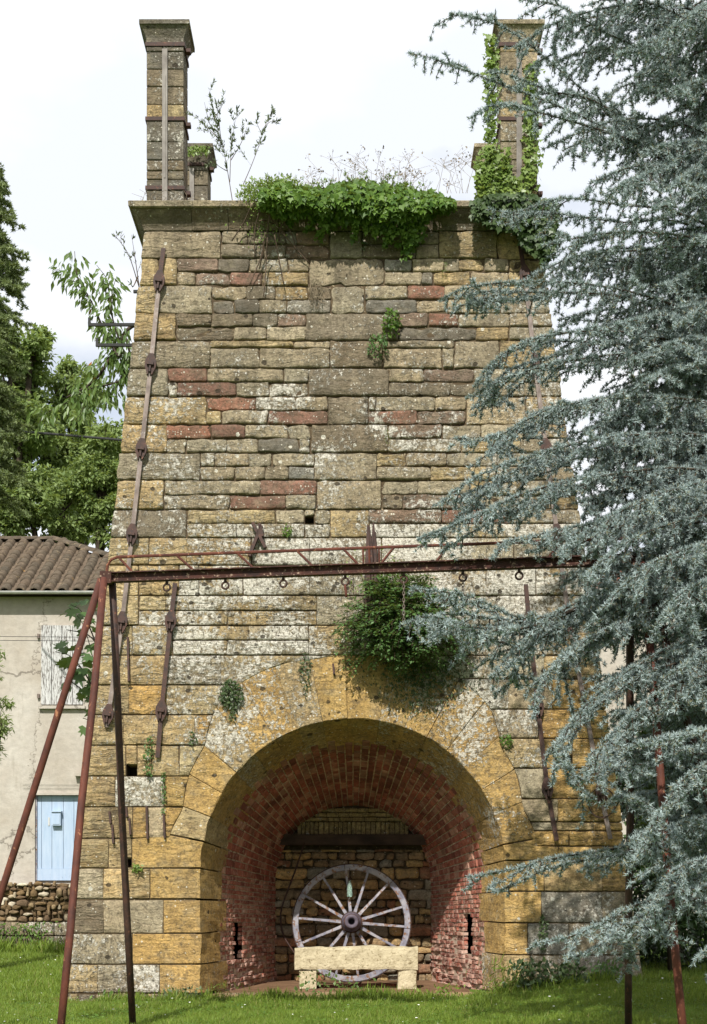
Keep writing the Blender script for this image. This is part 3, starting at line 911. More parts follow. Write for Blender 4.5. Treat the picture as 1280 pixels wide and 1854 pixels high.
course(1, 1730, 1800, [961, 1030, 1100, 'E'], 'tgt')

# core behind the stones, with the arch opening and the three sockets left open
HOLES = [(228, 248, 1384, 1405), (1017, 1036, 1369, 1388), (224, 238, 1555, 1570), (552, 568, 935, 946)]
def make_core():
    xs = sorted(set(list(range(90, 1200, 12)) + [h[0] for h in HOLES] + [h[1] for h in HOLES]))
    ys = sorted(set(list(range(400, 1860, 12)) + [h[2] for h in HOLES] + [h[3] for h in HOLES]))
    mb = MB()
    def opened(x, y):
        if any(h[0] < x < h[1] and h[2] < y < h[3] for h in HOLES): return True
        if y < AY: return math.hypot(x-AX, y-AY) < AR + 22
        return abs(x-AX) < AR + 14
    for i in range(len(xs)-1):
        for j in range(len(ys)-1):
            xm, ym = (xs[i]+xs[i+1])/2, (ys[j]+ys[j+1])/2
            off = -0.042 if ym < 950 else (-0.032 if ym < 1185 else -0.022)
            if opened(xm, ym): continue
            a, b = xs[i], xs[i+1]
            L0, R0_ = xl(ym) + 5, xr(ym) - 5
            if b < L0 or a > R0_: continue
            a, b = max(a, L0), min(b, R0_)
            mb.add([PF(a, ys[j+1], off), PF(b, ys[j+1], off), PF(b, ys[j], off), PF(a, ys[j], off)], [(0, 1, 2, 3)])
    for h in HOLES:
        a, b, c, d = h
        off = -0.022
        p = [PF(a, d, off), PF(b, d, off), PF(b, c, off), PF(a, c, off)]
        q = [v + Vector((0, .45, 0)) for v in p]
        mb.add(p + q, [(0, 1, 5, 4), (1, 2, 6, 5), (2, 3, 7, 6), (3, 0, 4, 7), (4, 5, 6, 7)])
    mb.build('mortar_core', M['mortar'], tower)
make_core()
ZT = 11.18
XLB, XRB, XLT, XRT = uv(108, 1815)[0], uv(1171, 1810)[0], uv(262, 418)[0], uv(977, 418)[0]
YT, YBB, YBT = 20 + B*ZT, 26.7, 25.6
def side_face(side):
    """courses of the left or right flank, one mesh: nothing of them shows from the front"""
    mb = MB()
    z = -0.2
    while z < ZT - 0.05:
        z1 = min(z + random.uniform(.38, .46), ZT)
        y = 20.3
        while y < 26.4:
            y1 = y + random.uniform(.5, 1.1)
            pts = []
            for zz in (z + .006, z1 - .006):
                k = max(zz, 0)/ZT
                xx = (XLB + (XLT-XLB)*k) if side < 0 else (XRB + (XRT-XRB)*k)
                f, b = 20 + B*zz + .30, YBB + (YBT-YBB)*k
                for yy in (y + .006, y1 - .006):
                    yc = min(max(f + (yy-20.3)*(b-f)/6.1, f), b)
                    pts.append((xx, yc, zz))
            pr = random.uniform(-.01, .02)
            o = [Vector(p) + Vector((side*pr, 0, 0)) for p in pts]
            inn = [Vector(p) - Vector((side*.15, 0, 0)) for p in pts]
            if (o[0]-o[1]).length > .05:
                mb.add(o + inn, [(0,1,3,2),(0,1,5,4),(1,3,7,5),(3,2,6,7),(2,0,4,6)])
            y = y1
        z = z1
    return tag(mb.build('flank_masonry', M['masonry'], tower), kind='stuff')
side_face(-1); side_face(1)
mb = MB()
e = .06
for sgn, xb, xt in ((-1, XLB, XLT), (1, XRB, XRT)):
    mb.add([(xb - sgn*e, 20.05, -.3), (xb - sgn*e, YBB, -.3), (xt - sgn*e, YBT, ZT+.2), (xt - sgn*e, YT+.05, ZT+.2)], [(0, 1, 2, 3)])
mb.add([(XLB, YBB, -.3), (XRB, YBB, -.3), (XRT, YBT, ZT+.2), (XLT, YBT, ZT+.2)], [(0, 1, 2, 3)])
mb.build('rear_wall', M['masonry'], tower)
mesh('top_soil', [(XLT-.1, YT-.1, ZT+.30), (XRT+.1, YT-.1, ZT+.30), (XRT+.1, YBT+.1, ZT+.30), (XLT-.1, YBT+.1, ZT+.30)], [(0,1,2,3)], M['soil'], tower)

# cornice
PROF = [(-.25, 0.0), (0.012, 0.0), (.022, .05), (.06, .12), (.13, .20), (.17, .245)]
SLAB = [(-.25, .25), (.185, .25), (.205, .262), (.208, .335), (.19, .35), (-.25, .35)]
def cornice_piece(name, prof, a0, a1, side, code, prot=0.0, mit=(0, 0)):
    """moulding along one side from a0 to a1; mit makes a mitred end"""
    V = []
    for t, m in ((a0, mit[0]), (a1, mit[1])):
        for o, z in prof:
            oo = max(o, -.25) + (prot if o > 0 else 0)
            if side == 'F': V.append((t + m*oo, YT - oo, ZT + z))
            elif side == 'L': V.append((XLT - oo, t - (oo if m else 0), ZT + z))
            else: V.append((XRT + oo, t - (oo if m else 0), ZT + z))
    n = len(prof)
    fs = [(i, (i+1) % n, n + (i+1) % n, n + i) for i in range(n)]
    fs += [tuple(range(n))[::-1], tuple(range(n, 2*n))]
    o = mesh(name, V, fs, M['stone'], tower)
    o.color = jit(A(*CODES[code], 1.3)); o.color = tuple(v*.8 for v in o.color[:3]) + (1,); o['lichen'] = 0.2; o['spots'] = 0.1; o['bedding'] = 0.3; o['iron'] = .2
    return o
def fx(px): return (px - HX)/F*YT
cuts = [XLT, fx(348), fx(414), fx(505), fx(600), fx(690), fx(780), fx(880), XRT]
for i in range(len(cuts)-1):
    m0 = -1 if i == 0 else 0; m1 = 1 if i == len(cuts)-2 else 0
    cornice_piece('cornice_stone', PROF + [(-.25, .245)], cuts[i]+(.004 if i else 0), cuts[i+1]-(.004 if not m1 else 0), 'F', 'b', random.uniform(-.004, .006), (m0, m1))
cuts = [XLT, fx(352), fx(470), fx(590), fx(700), fx(815), fx(905), XRT]
for i in range(len(cuts)-1):
    m0 = -1 if i == 0 else 0; m1 = 1 if i == len(cuts)-2 else 0
    cornice_piece('capping_slab', SLAB, cuts[i]+(.003 if i else 0), cuts[i+1]-(.003 if not m1 else 0), 'F', 't', random.uniform(-.006, .008), (m0, m1))
for sd in 'LR':
    ys = [YT, YT+1.1, YT+2.3, YT+3.4, YBT]
    for i in range(4):
        cornice_piece('cornice_stone', PROF + [(-.25, .245)], ys[i]+(.004 if i else 0), ys[i+1], sd, 'b', 0, (1 if i == 0 else 0, 0))
        cornice_piece('capping_slab', SLAB, ys[i]+(.004 if i else 0), ys[i+1], sd, 't', 0, (1 if i == 0 else 0, 0))

# chimneys
def chimney(x0, y0, w, z0, z1, code, bands):
    ch = empty('chimney', (x0 + w/2, y0 + w/2, z0)); ch.parent = tower
    ch.matrix_parent_inverse = Matrix.Translation(-tower.location)
    H = z1 - z0
    hs = [0.0, .335, .49, .62, .78, 1.05, 1.36, 1.60, 1.86, 2.12, 2.38, H-.34]
    hs = [h for h in hs if h < H-.3] + [H-.33]
    def bx(xa, xb, za, zb, nm='stone', c=code, gap=.004):
        V = []
        bv = .012
        for z, i in ((za+gap, 0), (za+gap+bv, 1), (zb-gap-bv, 1), (zb-gap, 0)):
            g = 0 if i else bv
            j = lambda: random.uniform(-.004, .004)
            ya, yb = y0 + j(), y0 + w
            V += [(xa+g+gap, ya+g, z), (xb-g-gap, ya+g, z), (xb-g-gap, yb-g, z), (xa+g+gap, yb-g, z)]
        fs = [(3, 2, 1, 0), (12, 13, 14, 15)]
        for r in range(3):
            for i in range(4): fs.append((r*4+i, r*4+(i+1)%4, (r+1)*4+(i+1)%4, (r+1)*4+i))
        o = mesh(nm, V, fs, M['stone'], ch)
        o.color = jit(A(*CODES[c], 1.3), .16); o['lichen'] = random.choice((.12, .3, .45)); o['spots'] = .1; o['bedding'] = .25
    for q, (a, b) in enumerate(zip(hs, hs[1:])):
        xm = x0 + w*random.uniform(.42, .5)
        cc = 'o' if q == 6 and code == 'k' else (random.choice('kkb') if code == 'k' else random.choice('tto'))
        bx(x0, xm, z0+a, z0+b, c=cc); bx(xm, x0+w, z0+a, z0+b, c=cc)
    # flared cap
    zc = z0 + H - .33
    prof = [(0.0, 0), (.0, .10), (.012, .14), (.04, .20), (.075, .255), (.095, .262), (.095, .325), (.085, .33)]
    V, fs = [], []
    for o_, z in prof:
        V += [(x0-o_, y0-o_, zc+z), (x0+w+o_, y0-o_, zc+z), (x0+w+o_, y0+w+o_, zc+z), (x0-o_, y0+w+o_, zc+z)]
    for r in range(len(prof)-1):
        for i in range(4): fs.append((r*4+i, r*4+(i+1)%4, (r+1)*4+(i+1)%4, (r+1)*4+i))
    n = len(V); fs += [(3, 2, 1, 0), (n-4, n-3, n-2, n-1)]
    o = mesh('chimney_cap', V, fs, M['stone'], ch)
    o.color = A(*CODES[code], 1.3); o['lichen'] = .25; o['spots'] = .2; o['bedding'] = .2
    for zb in bands:
        m = MB(); g = .016
        z = z0 + zb
        m.box(x0-g, x0+w+g, y0-g, y0-.002, z, z+.055); m.box(x0-g, x0+w+g, y0+w+.002, y0+w+g, z, z+.055)
        m.box(x0-g, x0-.002, y0-.002, y0+w+.002, z, z+.055); m.box(x0+w+.002, x0+w+g, y0-.002, y0+w+.002, z, z+.055)
        m.box(x0+w+g, x0+w+.09, y0+.1, y0+.2, z-.02, z+.03)
        m.build('iron_band', M['rust_dark'], ch)
    m = MB()
    m.box(x0+w*.43, x0+w*.57, y0-.032, y0-.017, z0+.1, z0+H-.40)
    m.box(x0+w*.47, x0+w*.52, y0-.04, y0-.032, z0+.5, z0+H-.8)
    m.build('iron_strap', M['zinc'], ch)
    return ch
CH0 = ZT + .351
W = .55
chimney(-3.06, 21.22, W, CH0, 14.34, 'k', [.34, 1.36, 2.46])
chimney(2.17, 21.22, W, CH0, 14.34, 't', [.34, 1.36, 2.46])
chimney(-3.06, 24.75, W, CH0, 14.34, 'k', [.34, 1.36, 2.46])
chimney(2.17, 24.75, W, CH0, 14.34, 't', [.34, 1.36, 2.46])

# niche lining: bricks
def cross(s, d):
    """point of the niche section at depth d; s runs 0 (left foot) .. 1 (left springing) .. 2 (right springing) .. 3 (right foot)"""
    r = R0 - .254*d
    zc = V0 - .05*d
    if s <= 1: return (U0 - r, zc*s)
    if s >= 2: return (U0 + r, zc*(3-s))
    a = PI*(2-s)
    return (U0 + r*math.cos(a), zc + r*math.sin(a))
def cross_n(s, d):
    """inward normal"""
    if s <= 1: return Vector((1, .25, 0)).normalized()
    if s >= 2: return Vector((-1, .25, 0)).normalized()
    a = PI*(2-s)
    return Vector((-math.cos(a), .27, -math.sin(a))).normalized()
DB = 3.4
def slot(s, d, z):
    return 1.42 < d < 1.80 and (( s < 1 and .45 < z < 1.05) or (s > 2 and .55 < z < 1.18))
NJ, NA = 25, 48
S_EDGES = [k/NJ for k in range(NJ+1)] + [1 + k/NA for k in range(1, NA+1)] + [2 + k/NJ for k in range(1, NJ+1)]
bricks = []
for i in range(len(S_EDGES)-1):
    s0, s1 = S_EDGES[i], S_EDGES[i+1]
    sm = (s0+s1)/2
    d = .80 + random.uniform(-.06, .06) + (0.11 if i % 2 else 0)
    while d < DB - .03:
        L = random.choice((.215, .215, .225, .11)) * random.uniform(.95, 1.05)
        d1 = min(d + L, DB)
        z_ = cross(sm, d)[1]
        if (sm < 1 and .45 < z_ < 1.05) or (sm > 2 and .55 < z_ < 1.18):
            if d < 1.42 - .03 and d1 > 1.42: d1 = 1.42
            elif 1.39 <= d < 1.80: d = 1.80; continue
        dm = (d+d1)/2
        zz = cross(sm, dm)[1]
        low = max(0, 1 - zz/1.5) if (sm < 1 or sm > 2) else 0
        if not slot(sm, dm, zz) and not (low > .3 and random.random() < .05) and d1-d > .04:
            g = .010
            ds = .0095/(.112 if 1 < sm < 2 else .08)*(s1-s0)
            inn = random.uniform(.0, .014) + low*random.uniform(-.03, .035)
            if dm < 1.5: inn -= .022*min(1, (1.5-dm)/.5)
            nn = cross_n(sm, dm)
            V = []
            for hh in (inn, -.07):
                for ss, dd in ((s0+ds, d+g), (s1-ds, d+g), (s1-ds, d1-g), (s0+ds, d1-g)):
                    u, v = cross(ss, dd)
                    p = niche(u, v, dd)
                    jj = .0035 + .010*low
                    V.append(p + nn*(hh + random.uniform(-jj, jj)) + Vector((random.uniform(-jj, jj), random.uniform(-jj, jj), random.uniform(-jj, jj))))
            # worn face: shrink the inner ring of a raised front
            c = sum((V[k] for k in range(4)), Vector())/4
            F4 = [c + (V[k]-c)*.86 + nn*(.006 + .006*low) for k in range(4)]
            pv = at(0, 0, 1)
            size = abs((V[0]-V[2]).length) / (20 + dm)
            bricks.append((size*(1.0 if dm < 2.9 else .7), [V[4], V[5], V[6], V[7], V[0], V[1], V[2], V[3]] + F4))
        d = d1
FB = [(0,1,5,4),(1,2,6,5),(2,3,7,6),(3,0,4,7),(4,5,9,8),(5,6,10,9),(6,7,11,10),(7,4,8,11),(8,9,10,11)]
bricks.sort(key=lambda t: -t[0])
for sz, V in bricks[:290]:
    mesh('brick', V, FB, M['brick'], tower)
mb = MB()
for sz, V in bricks[290:]: mb.add(V, FB)
tag(mb.build('brick_lining', M['brick'], tower), kind='stuff')
# bedding mortar behind the bricks, open at the two slots
mb = MB()
ds = [.80, 1.0, 1.12, 1.27, 1.42, 1.80, 2.2, 2.6, 3.0, 3.42]
ss = [k/40 for k in range(0, 41)] + [1+k/40 for k in range(1, 41)] + [2+k/40 for k in range(1, 41)]
for a, b in zip(ss, ss[1:]):
    for c, d in zip(ds, ds[1:]):
        sm, dm = (a+b)/2, (c+d)/2
        if slot(sm, dm, cross(sm, dm)[1]): continue
        q = []
        for s_, d_ in ((a, c), (b, c), (b, d), (a, d)):
            u, v = cross(s_, d_)
            q.append(niche(u, v, d_) - cross_n(sm, dm)*(.004 + .026*max(0, min(1, (1.5-dm)/.4))))
        mb.add(q, [(0, 1, 2, 3)])
mb.build('lining_mortar', M['lime'], tower)

# rear wall of the niche: rubble, timber lintel, brick tympanum
def back(u, v, off): return Vector((u, 20 + B*v + DB - off, v))
rb = R0 - .254*DB
mesh('niche_back', [back(-rb-.2, -.1, -.06), back(rb+.2, -.1, -.06), back(rb+.2, 3.2, -.06), back(-rb-.2, 3.2, -.06)], [(0,1,2,3)], M['mortar'], tower)
def rubble_fill(x0, x1, z0, z1, mapf, parent, hmin, hmax, wmin, wmax, codes, name='rubble', prot=(.0, .05), **kw):
    z = z0
    while z < z1 - .04:
        h = min(random.uniform(hmin, hmax), z1 - z)
        x = x0
        while x < x1 - .03:
            w = random.uniform(wmin, wmax) * (1.3 if h > (hmin+hmax)/2 else .8)
            if x + w > x1 - wmin*.6: w = x1 - x
            j = lambda: random.uniform(-.02, .02)*min(1, h/.12)
            p = [(x+j(), z+j()), (x+w/2+j(), z+j()), (x+w+j(), z+j()), (x+w+j(), z+h+j()), (x+w*.5+j(), z+h+j()), (x+j(), z+h+j())]
            me = stone_mesh(name, p, mapf, prot=random.uniform(*prot), depth=.1, joint=.010, rough=.016, corner=.05, step=.14, bev=.03, wob=.014)
            me.materials.append(M['stone'])
            o = link(name, me, None, parent)
            o.color = jit(A(*random.choice(codes), 1.3), .2); o['lichen'] = .1; o['spots'] = .05; o['bedding'] = .25
            x += w
        z += h
rubble_fill(-rb-.02, rb+.02, .0, 2.18, back, tower, .10, .21, .16, .42, [(206, 172, 120), (176, 146, 108), (220, 184, 126), (166, 142, 110), (182, 128, 96), (170, 160, 140)])
mb = MB(); mb.box(-rb-.06, rb+.08, 20+B*2.3+DB-.32, 20+B*2.3+DB+.04, 2.25, 2.42); mb.build('lintel_beam', M['wood_dark'], tower)
n = 0
M['buff'] = stone_material('buff_brick', False, A(214, 188, 134))
u = -.92
while u < .88:
    w = random.uniform(.062, .085)
    me = stone_mesh('buff_brick', [(u, 2.43), (u+w, 2.43), (u+w, 2.63), (u, 2.63)], lambda a, b, c: back(a, b, c + .07), prot=random.uniform(.0, .02), depth=.1, joint=.004, rough=.003, corner=.01, bev=.008, wob=.003)
    link('buff_brick', me, M['buff'], tower); u += w + .002
for z, half in ((2.64, .78), (2.715, .62), (2.79, .45)):
    u = -half - random.uniform(0, .08)
    while u < half:
        w = random.uniform(.17, .22)
        me = stone_mesh('buff_brick', [(u, z), (u+w, z), (u+w, z+.07), (u, z+.07)], lambda a, b, c: back(a, b, c + .05), prot=random.uniform(.0, .02), depth=.1, joint=.004, rough=.003, corner=.01, bev=.008, wob=.003)
        link('buff_brick', me, M['buff'], tower); u += w + .002

# niche floor and threshold slabs
mesh('earth_floor', [(-2.2, 20.5, .035), (2.2, 20.5, .035), (1.5, 23.6, .045), (-1.5, 23.6, .045)], [(0,1,2,3)], M['soil'], tower)
xs = [-2.13, -1.35, -.55, .35, 1.2, 2.1]
for a, b in zip(xs, xs[1:]):
    y0, y1 = 19.93 + random.uniform(-.04, .04), 20.75 + random.uniform(-.06, .06)
    me = stone_mesh('threshold_slab', [(a, y0), (b, y0), (b, y1), (a, y1)], lambda x, y, o: Vector((x, y, .045 + o)), prot=random.uniform(0, .012), depth=.12, rough=.006, corner=.04)
    o = link('threshold_slab', me, M['stone'], tower); o.color = A(205, 172, 130); o['lichen'] = .15; o['spots'] = .02; o['bedding'] = .1

# iron straps with forked and wedged links, sockets rods and hooks
def face_bar(mb, a, b, w, o0, o1):
    """flat bar on the front between two photo points; w in metres"""
    ua, ub = Vector(uv(*a)), Vector(uv(*b))
    t = (ub-ua).normalized(); nn = Vector((-t.y, t.x))*w/2
    q = [ua-nn, ub-nn, ub+nn, ua+nn]
    V = [front(p.x, p.y, o0) for p in q] + [front(p.x, p.y, o1) for p in q]
    mb.add(V, [(3,2,1,0),(4,5,6,7),(0,1,5,4),(1,2,6,5),(2,3,7,6),(3,0,4,7)])
def face_poly(mb, pts, o0, o1):
    n = len(pts)
    V = [front(*uv(*p), o0) for p in pts] + [front(*uv(*p), o1) for p in pts]
    fs = [tuple(range(n)), tuple(range(n, 2*n))[::-1]] + [(i, n+i, n+(i+1)%n, (i+1)%n) for i in range(n)]
    mb.add(V, fs)
def strap(pts, rusty=0, joints_=None):
    root = None
    for i, (a, b) in enumerate(zip(pts, pts[1:])):
        mb = MB(); face_bar(mb, a, b, .062, .045, .066)
        o = mb.build('iron_strap', M['rust_dark'] if (rusty == 1 or (rusty == 2 and i == 0)) else M['iron'], tower)
        if i < len(pts)-2 or joints_:
            x, y = b
            t = (Vector(b)-Vector(a)).normalized(); s = Vector((-t.y, t.x))
            mb = MB()
            pr = lambda l, k: (x + t.x*l + s.x*k, y + t.y*l + s.y*k)
            face_poly(mb, [pr(-20, -4), pr(-7, -10), pr(4, -10), pr(18, -4.5), pr(18, -2.5), pr(-2, -3), pr(-2, 3), pr(18, 2.5), pr(18, 4.5), pr(4, 10), pr(-7, 10), pr(-20, 4)], .058, .10)
            face_poly(mb, [pr(-3, -6), pr(-3, 6), pr(2, 6), pr(2, -6)], .10, .14)
            mb.build('forked_link', M['rust_dark'], o)
            mb = MB(); face_poly(mb, [pr(0, -2), pr(0, 2), pr(14, 1.4), pr(14, -1.4)], .07, .125); mb.build('wedge', M['rust_dark'], o)
strap([(297, 453), (289, 515), (274, 665), (257, 818), (240, 972), (222, 1130), (197, 1297), (194, 1318)], 2)
strap([(318, 1058), (310, 1128), (293, 1290), (286, 1373)], 1)
strap([(938, 430), (950, 505), (968, 665), (988, 818), (1008, 972), (1030, 1130), (1060, 1290), (1087, 1440), (1104, 1520)], 2)
strap([(951, 1060), (957, 1128), (973, 1282), (990, 1430), (1007, 1523)], 1)
for (x, y0, y1) in ((199, 1470, 1492), (204, 1494, 1528), (229, 1462, 1480), (235, 1482, 1512), (266, 1460, 1520), (297, 1475, 1518), (232, 1155, 1235), (603, 1203, 1222)):
    mb = MB(); face_bar(mb, (x, y0), (x+2, y1), .028, .0, .06); mb.build('iron_dowel', M['rust_dark'], tower)
mb = MB()
for (a, b) in (((458, 950), (481, 995)), ((474, 955), (452, 1010)), ((470, 952), (476, 975))):
    face_bar(mb, a, b, .045, .03, .11)
mb.build('crossed_iron_spike', M['rust_dark'], tower)
mb = MB(); ring_c = (1088, 1460); last = None
for k in range(19):
    a = k/18*2*PI; p = (1088+24*math.cos(a), 1455+27*math.sin(a))
    if last: face_bar(mb, last, p, .016, .06, .08)
    last = p
mb.build('wire_loop', M['rust_dark'], tower)
# ties on the left flank with turned-up ends
def flank_x(z): return XLB + (XLT-XLB)*z/ZT
for px, py, L, hook in ((246, 588, .72, .10), (238, 625, .58, .10), (253, 528, .13, 0), (206, 985, .12, 0)):
    Y = 20 + B*9 + .45
    z = CZ + (HY-py)/F*Y
    x = flank_x(z)
    mb = MB(); mb.box(x-L, x+.1, Y-.02, Y+.02, z-.02, z+.02)
    if hook: mb.box(x-L-.035, x-L, Y-.02, Y+.02, z-.02, z+hook)
    mb.build('iron_tie', M['lead'], tower)
mb = MB()
for z0, z1 in ((1.0, 3.6), (3.62, 6.3), (6.32, 9.3)):
    mb.bar((flank_x(z0)-.05, 20+B*z0+.5, z0), (flank_x(z1)-.05, 20+B*z1+.5, z1), .03, .07)
mb.build('flank_strap', M['rust_dark'], tower)

# ------------------------------------------------------------------ things in the arch
def bench():
    t = empty('stone_bench', (0.0, 21.6, 0.04))
    tag(t, 'rough pale limestone bench on two block legs in front of the wooden wheel', 'bench')
    Y0, Y1 = 21.45, 21.75
    def blk(name, x0, x1, z0, z1, y0, y1, nx, nz, amp, c):
        V, fs = [], []
        ny = 4
        me = bpy.data.meshes.new(name)
        pts = {}
        def vid(i, j, k):
            if (i, j, k) not in pts:
                x, y, z = x0+(x1-x0)*i/nx, y0+(y1-y0)*j/ny, z0+(z1-z0)*k/nz
                ex = .035 if (i in (0, nx)) + (j in (0, ny)) + (k in (0, nz)) >= 2 else 0
                cxx, cy, cz = (x0+x1)/2, (y0+y1)/2, (z0+z1)/2
                p = Vector((x, y, z)); q = Vector((cxx, cy, cz))
                dv = Vector((cxx-x if i in (0, nx) else 0, cy-y if j in (0, ny) else 0, cz-z if k in (0, nz) else 0))
                if dv.length > 0: p += dv.normalized()*ex*.30
                p += amp*Vector((mnoise.noise(p*4), mnoise.noise(p*4+q), mnoise.noise(p*5-q)))
                p += amp*.5*Vector((mnoise.noise(p*13), mnoise.noise(p*11+q), mnoise.noise(p*12-q)))
                if nx > 9 and k == nz: p.z += .012*math.sin(i*.35+1) - .05*max(0, 1-i/7)
                pts[(i, j, k)] = len(V); V.append(p)
            return pts[(i, j, k)]
        for i in range(nx):
            for k in range(nz):
                fs.append((vid(i,0,k), vid(i+1,0,k), vid(i+1,0,k+1), vid(i,0,k+1))); fs.append((vid(i,ny,k), vid(i,ny,k+1), vid(i+1,ny,k+1), vid(i+1,ny,k)))
            for j in range(ny):
                fs.append((vid(i,j,0), vid(i,j+1,0), vid(i+1,j+1,0), vid(i+1,j,0))); fs.append((vid(i,j,nz), vid(i+1,j,nz), vid(i+1,j+1,nz), vid(i,j+1,nz)))
        for j in range(ny):
            for k in range(nz):
                fs.append((vid(0,j,k), vid(0,j,k+1), vid(0,j+1,k+1), vid(0,j+1,k))); fs.append((vid(nx,j,k), vid(nx,j+1,k), vid(nx,j+1,k+1), vid(nx,j,k+1)))
        mesh(name, V, fs, M['bench'], t, False)
    P = lambda px: (px-HX)/F*Y0
    Z = lambda py: CZ + (HY-py)/F*Y0
    blk('bench_slab', P(532), P(758), Z(1756), Z(1714), Y0, Y1, 34, 8, .016, 'y')
    blk('bench_leg', P(541), P(573), .035, Z(1757)+.005, Y0+.02, Y1-.03, 5, 6, .012, 'y')
    blk('bench_leg', P(720), P(755), .035, Z(1750)+.005, Y0+.02, Y1-.03, 5, 6, .012, 'y')
bench()

def wheel():
    Yw = 22.62
    R = .94
    C = at(636.5, 1671, Yw)
    t = empty('cart_wheel', (C.x, Yw, .05))
    tag(t, 'large wooden spoked cart wheel with faded blue paint leaning behind the stone bench', 'wheel')
    tilt = Matrix.Translation(C) @ Matrix.Rotation(math.radians(-6), 4, 'X')
    def T(x, y, z): return tilt @ Vector((x, y, z))       # x,z in the wheel's plane, -y toward the camera
    NF = 7
    for k in range(NF):
        a0 = math.radians(97) + 2*PI*k/NF + .006; a1 = math.radians(97) + 2*PI*(k+1)/NF - .006
        V, fs = [], []
        m = 8
        prof = [(R-.105, -.022), (R-.098, -.034), (R-.02, -.036), (R-.014, -.03), (R-.014, .036), (R-.105, .036)]
        for i in range(m+1):
            a = a0 + (a1-a0)*i/m
            V += [T(r*math.cos(a), y, r*math.sin(a)) for r, y in prof]
        n = len(prof)
        for i in range(m):
            for j in range(n): fs.append((i*n+j, i*n+(j+1)%n, (i+1)*n+(j+1)%n, (i+1)*n+j))
        fs += [tuple(range(n))[::-1], tuple(m*n+j for j in range(n))]
        mesh('felloe', V, fs, M['wood_grey'], t)
    V, fs = [], []
    m = 64
    for i in range(m):
        a = 2*PI*i/m
        V += [T(r*math.cos(a), y, r*math.sin(a)) for r, y in ((R-.0135, -.034), (R, -.034), (R, .036), (R-.0135, .036))]
    for i in range(m):
        i2 = (i+1) % m
        for j in range(4): fs.append((i*4+j, i*4+(j+1)%4, i2*4+(j+1)%4, i2*4+j))
    mesh('iron_tyre', V, fs, M['rust_dark'], t)
    ang = [96, 72, 47, 17.5, -4, -29, -57, -83, -107, -131, -158, 175, 149.5, 122]
    for a in ang:
        a = math.radians(a)
        ca, sa = math.cos(a), math.sin(a)
        V, fs = [], []
        st = ((.13, -.075, .034, .026), (.30, -.06, .027, .022), (.60, -.035, .023, .02), (R-.095, -.005, .021, .018))
        for r, y, w, h in st:
            for i, j in ((-1, -1), (1, -1), (1, 1), (-1, 1)):
                V.append(T(r*ca - i*w*sa*.8, y + j*h, r*sa + i*w*ca*.8))
        for q in range(3):
            for j in range(4): fs.append((q*4+j, q*4+(j+1)%4, (q+1)*4+(j+1)%4, (q+1)*4+j))
        fs += [(3, 2, 1, 0), (12, 13, 14, 15)]
        mesh('spoke', V, fs, M['wood_grey'], t)
    prof = [(.0, -.02), (.05, -.02), (.05, -.30), (.062, -.32), (.105, -.325), (.112, -.30), (.115, -.24), (.14, -.20), (.165, -.13), (.168, -.05), (.15, .03), (.12, .08), (.0, .08)]
    def lathe(name, prof, mat, parent, m=24):
        V, fs = [], []
        for i in range(m):
            a = 2*PI*i/m
            V += [T(r*math.cos(a), y, r*math.sin(a)) for r, y in prof]
        n = len(prof)
        for i in range(m):
            i2 = (i+1) % m
            for j in range(n-1): fs.append((i*n+j, i*n+j+1, i2*n+j+1, i2*n+j))
        return mesh(name, V, fs, mat, parent, True)
    hub = lathe('hub', prof, M['hub'], t)
    for r, ya, yb in ((.118, -.318, -.29), (.170, -.16, -.12), (.172, -.06, -.03)):
        lathe('hub_band', [(r-.02, ya), (r, ya), (r, yb), (r-.02, yb)], M['rust_dark'], hub)
    # a small bottle tied to the top spoke
    b = empty('glass_bottle', T(-.02, -.1, .3)); tag(b, 'small green glass bottle hanging upside down among the upper spokes of the wheel', 'bottle')
    def lat(name, prof, mat, cx=-.03, cy=-.13):
        V, fs = [], []; m = 12
        for i in range(m):
            a = 2*PI*i/m
            V += [T(cx + r*math.cos(a), cy + r*math.sin(a), z) for r, z in prof]
        n = len(prof)
        for i in range(m):
            for j in range(n-1): fs.append((i*n+j, ((i+1)%m)*n+j, ((i+1)%m)*n+j+1, i*n+j+1))
        mesh(name, V, fs, mat, b, True)
    lat('glass_body', [(0, .40), (.038, .40), (.042, .42), (.040, .56), (.02, .62), (.018, .66)], M['glass'])
    lat('neck_cap', [(0, .655), (.022, .655), (.022, .70), (.006, .705), (.004, .86)], M['rust_dark'])
wheel()
mb = MB(); mb.tube([at(570, 1786, 21.75), at(722, 1783, 21.75)], .024, 8); o = mb.build('iron_pipe', M['rust'], None, True)
tag(o, 'rusty iron pipe lying on the ground between the legs of the stone bench', 'pipe')
pts = spline([at(551, 1526, 23.0), at(535, 1575, 23.0), at(518, 1620, 22.9), at(508, 1655, 22.9), at(512, 1690, 22.8), at(526, 1715, 22.6), at(540, 1735, 22.4)], .1)
mb = MB(); mb.tube(pts, .014, 6); o = mb.build('bent_rod', M['rust_dark'], None, True)
tag(o, 'thin bent metal rod leaning in the shade on the left of the wooden wheel', 'rod')

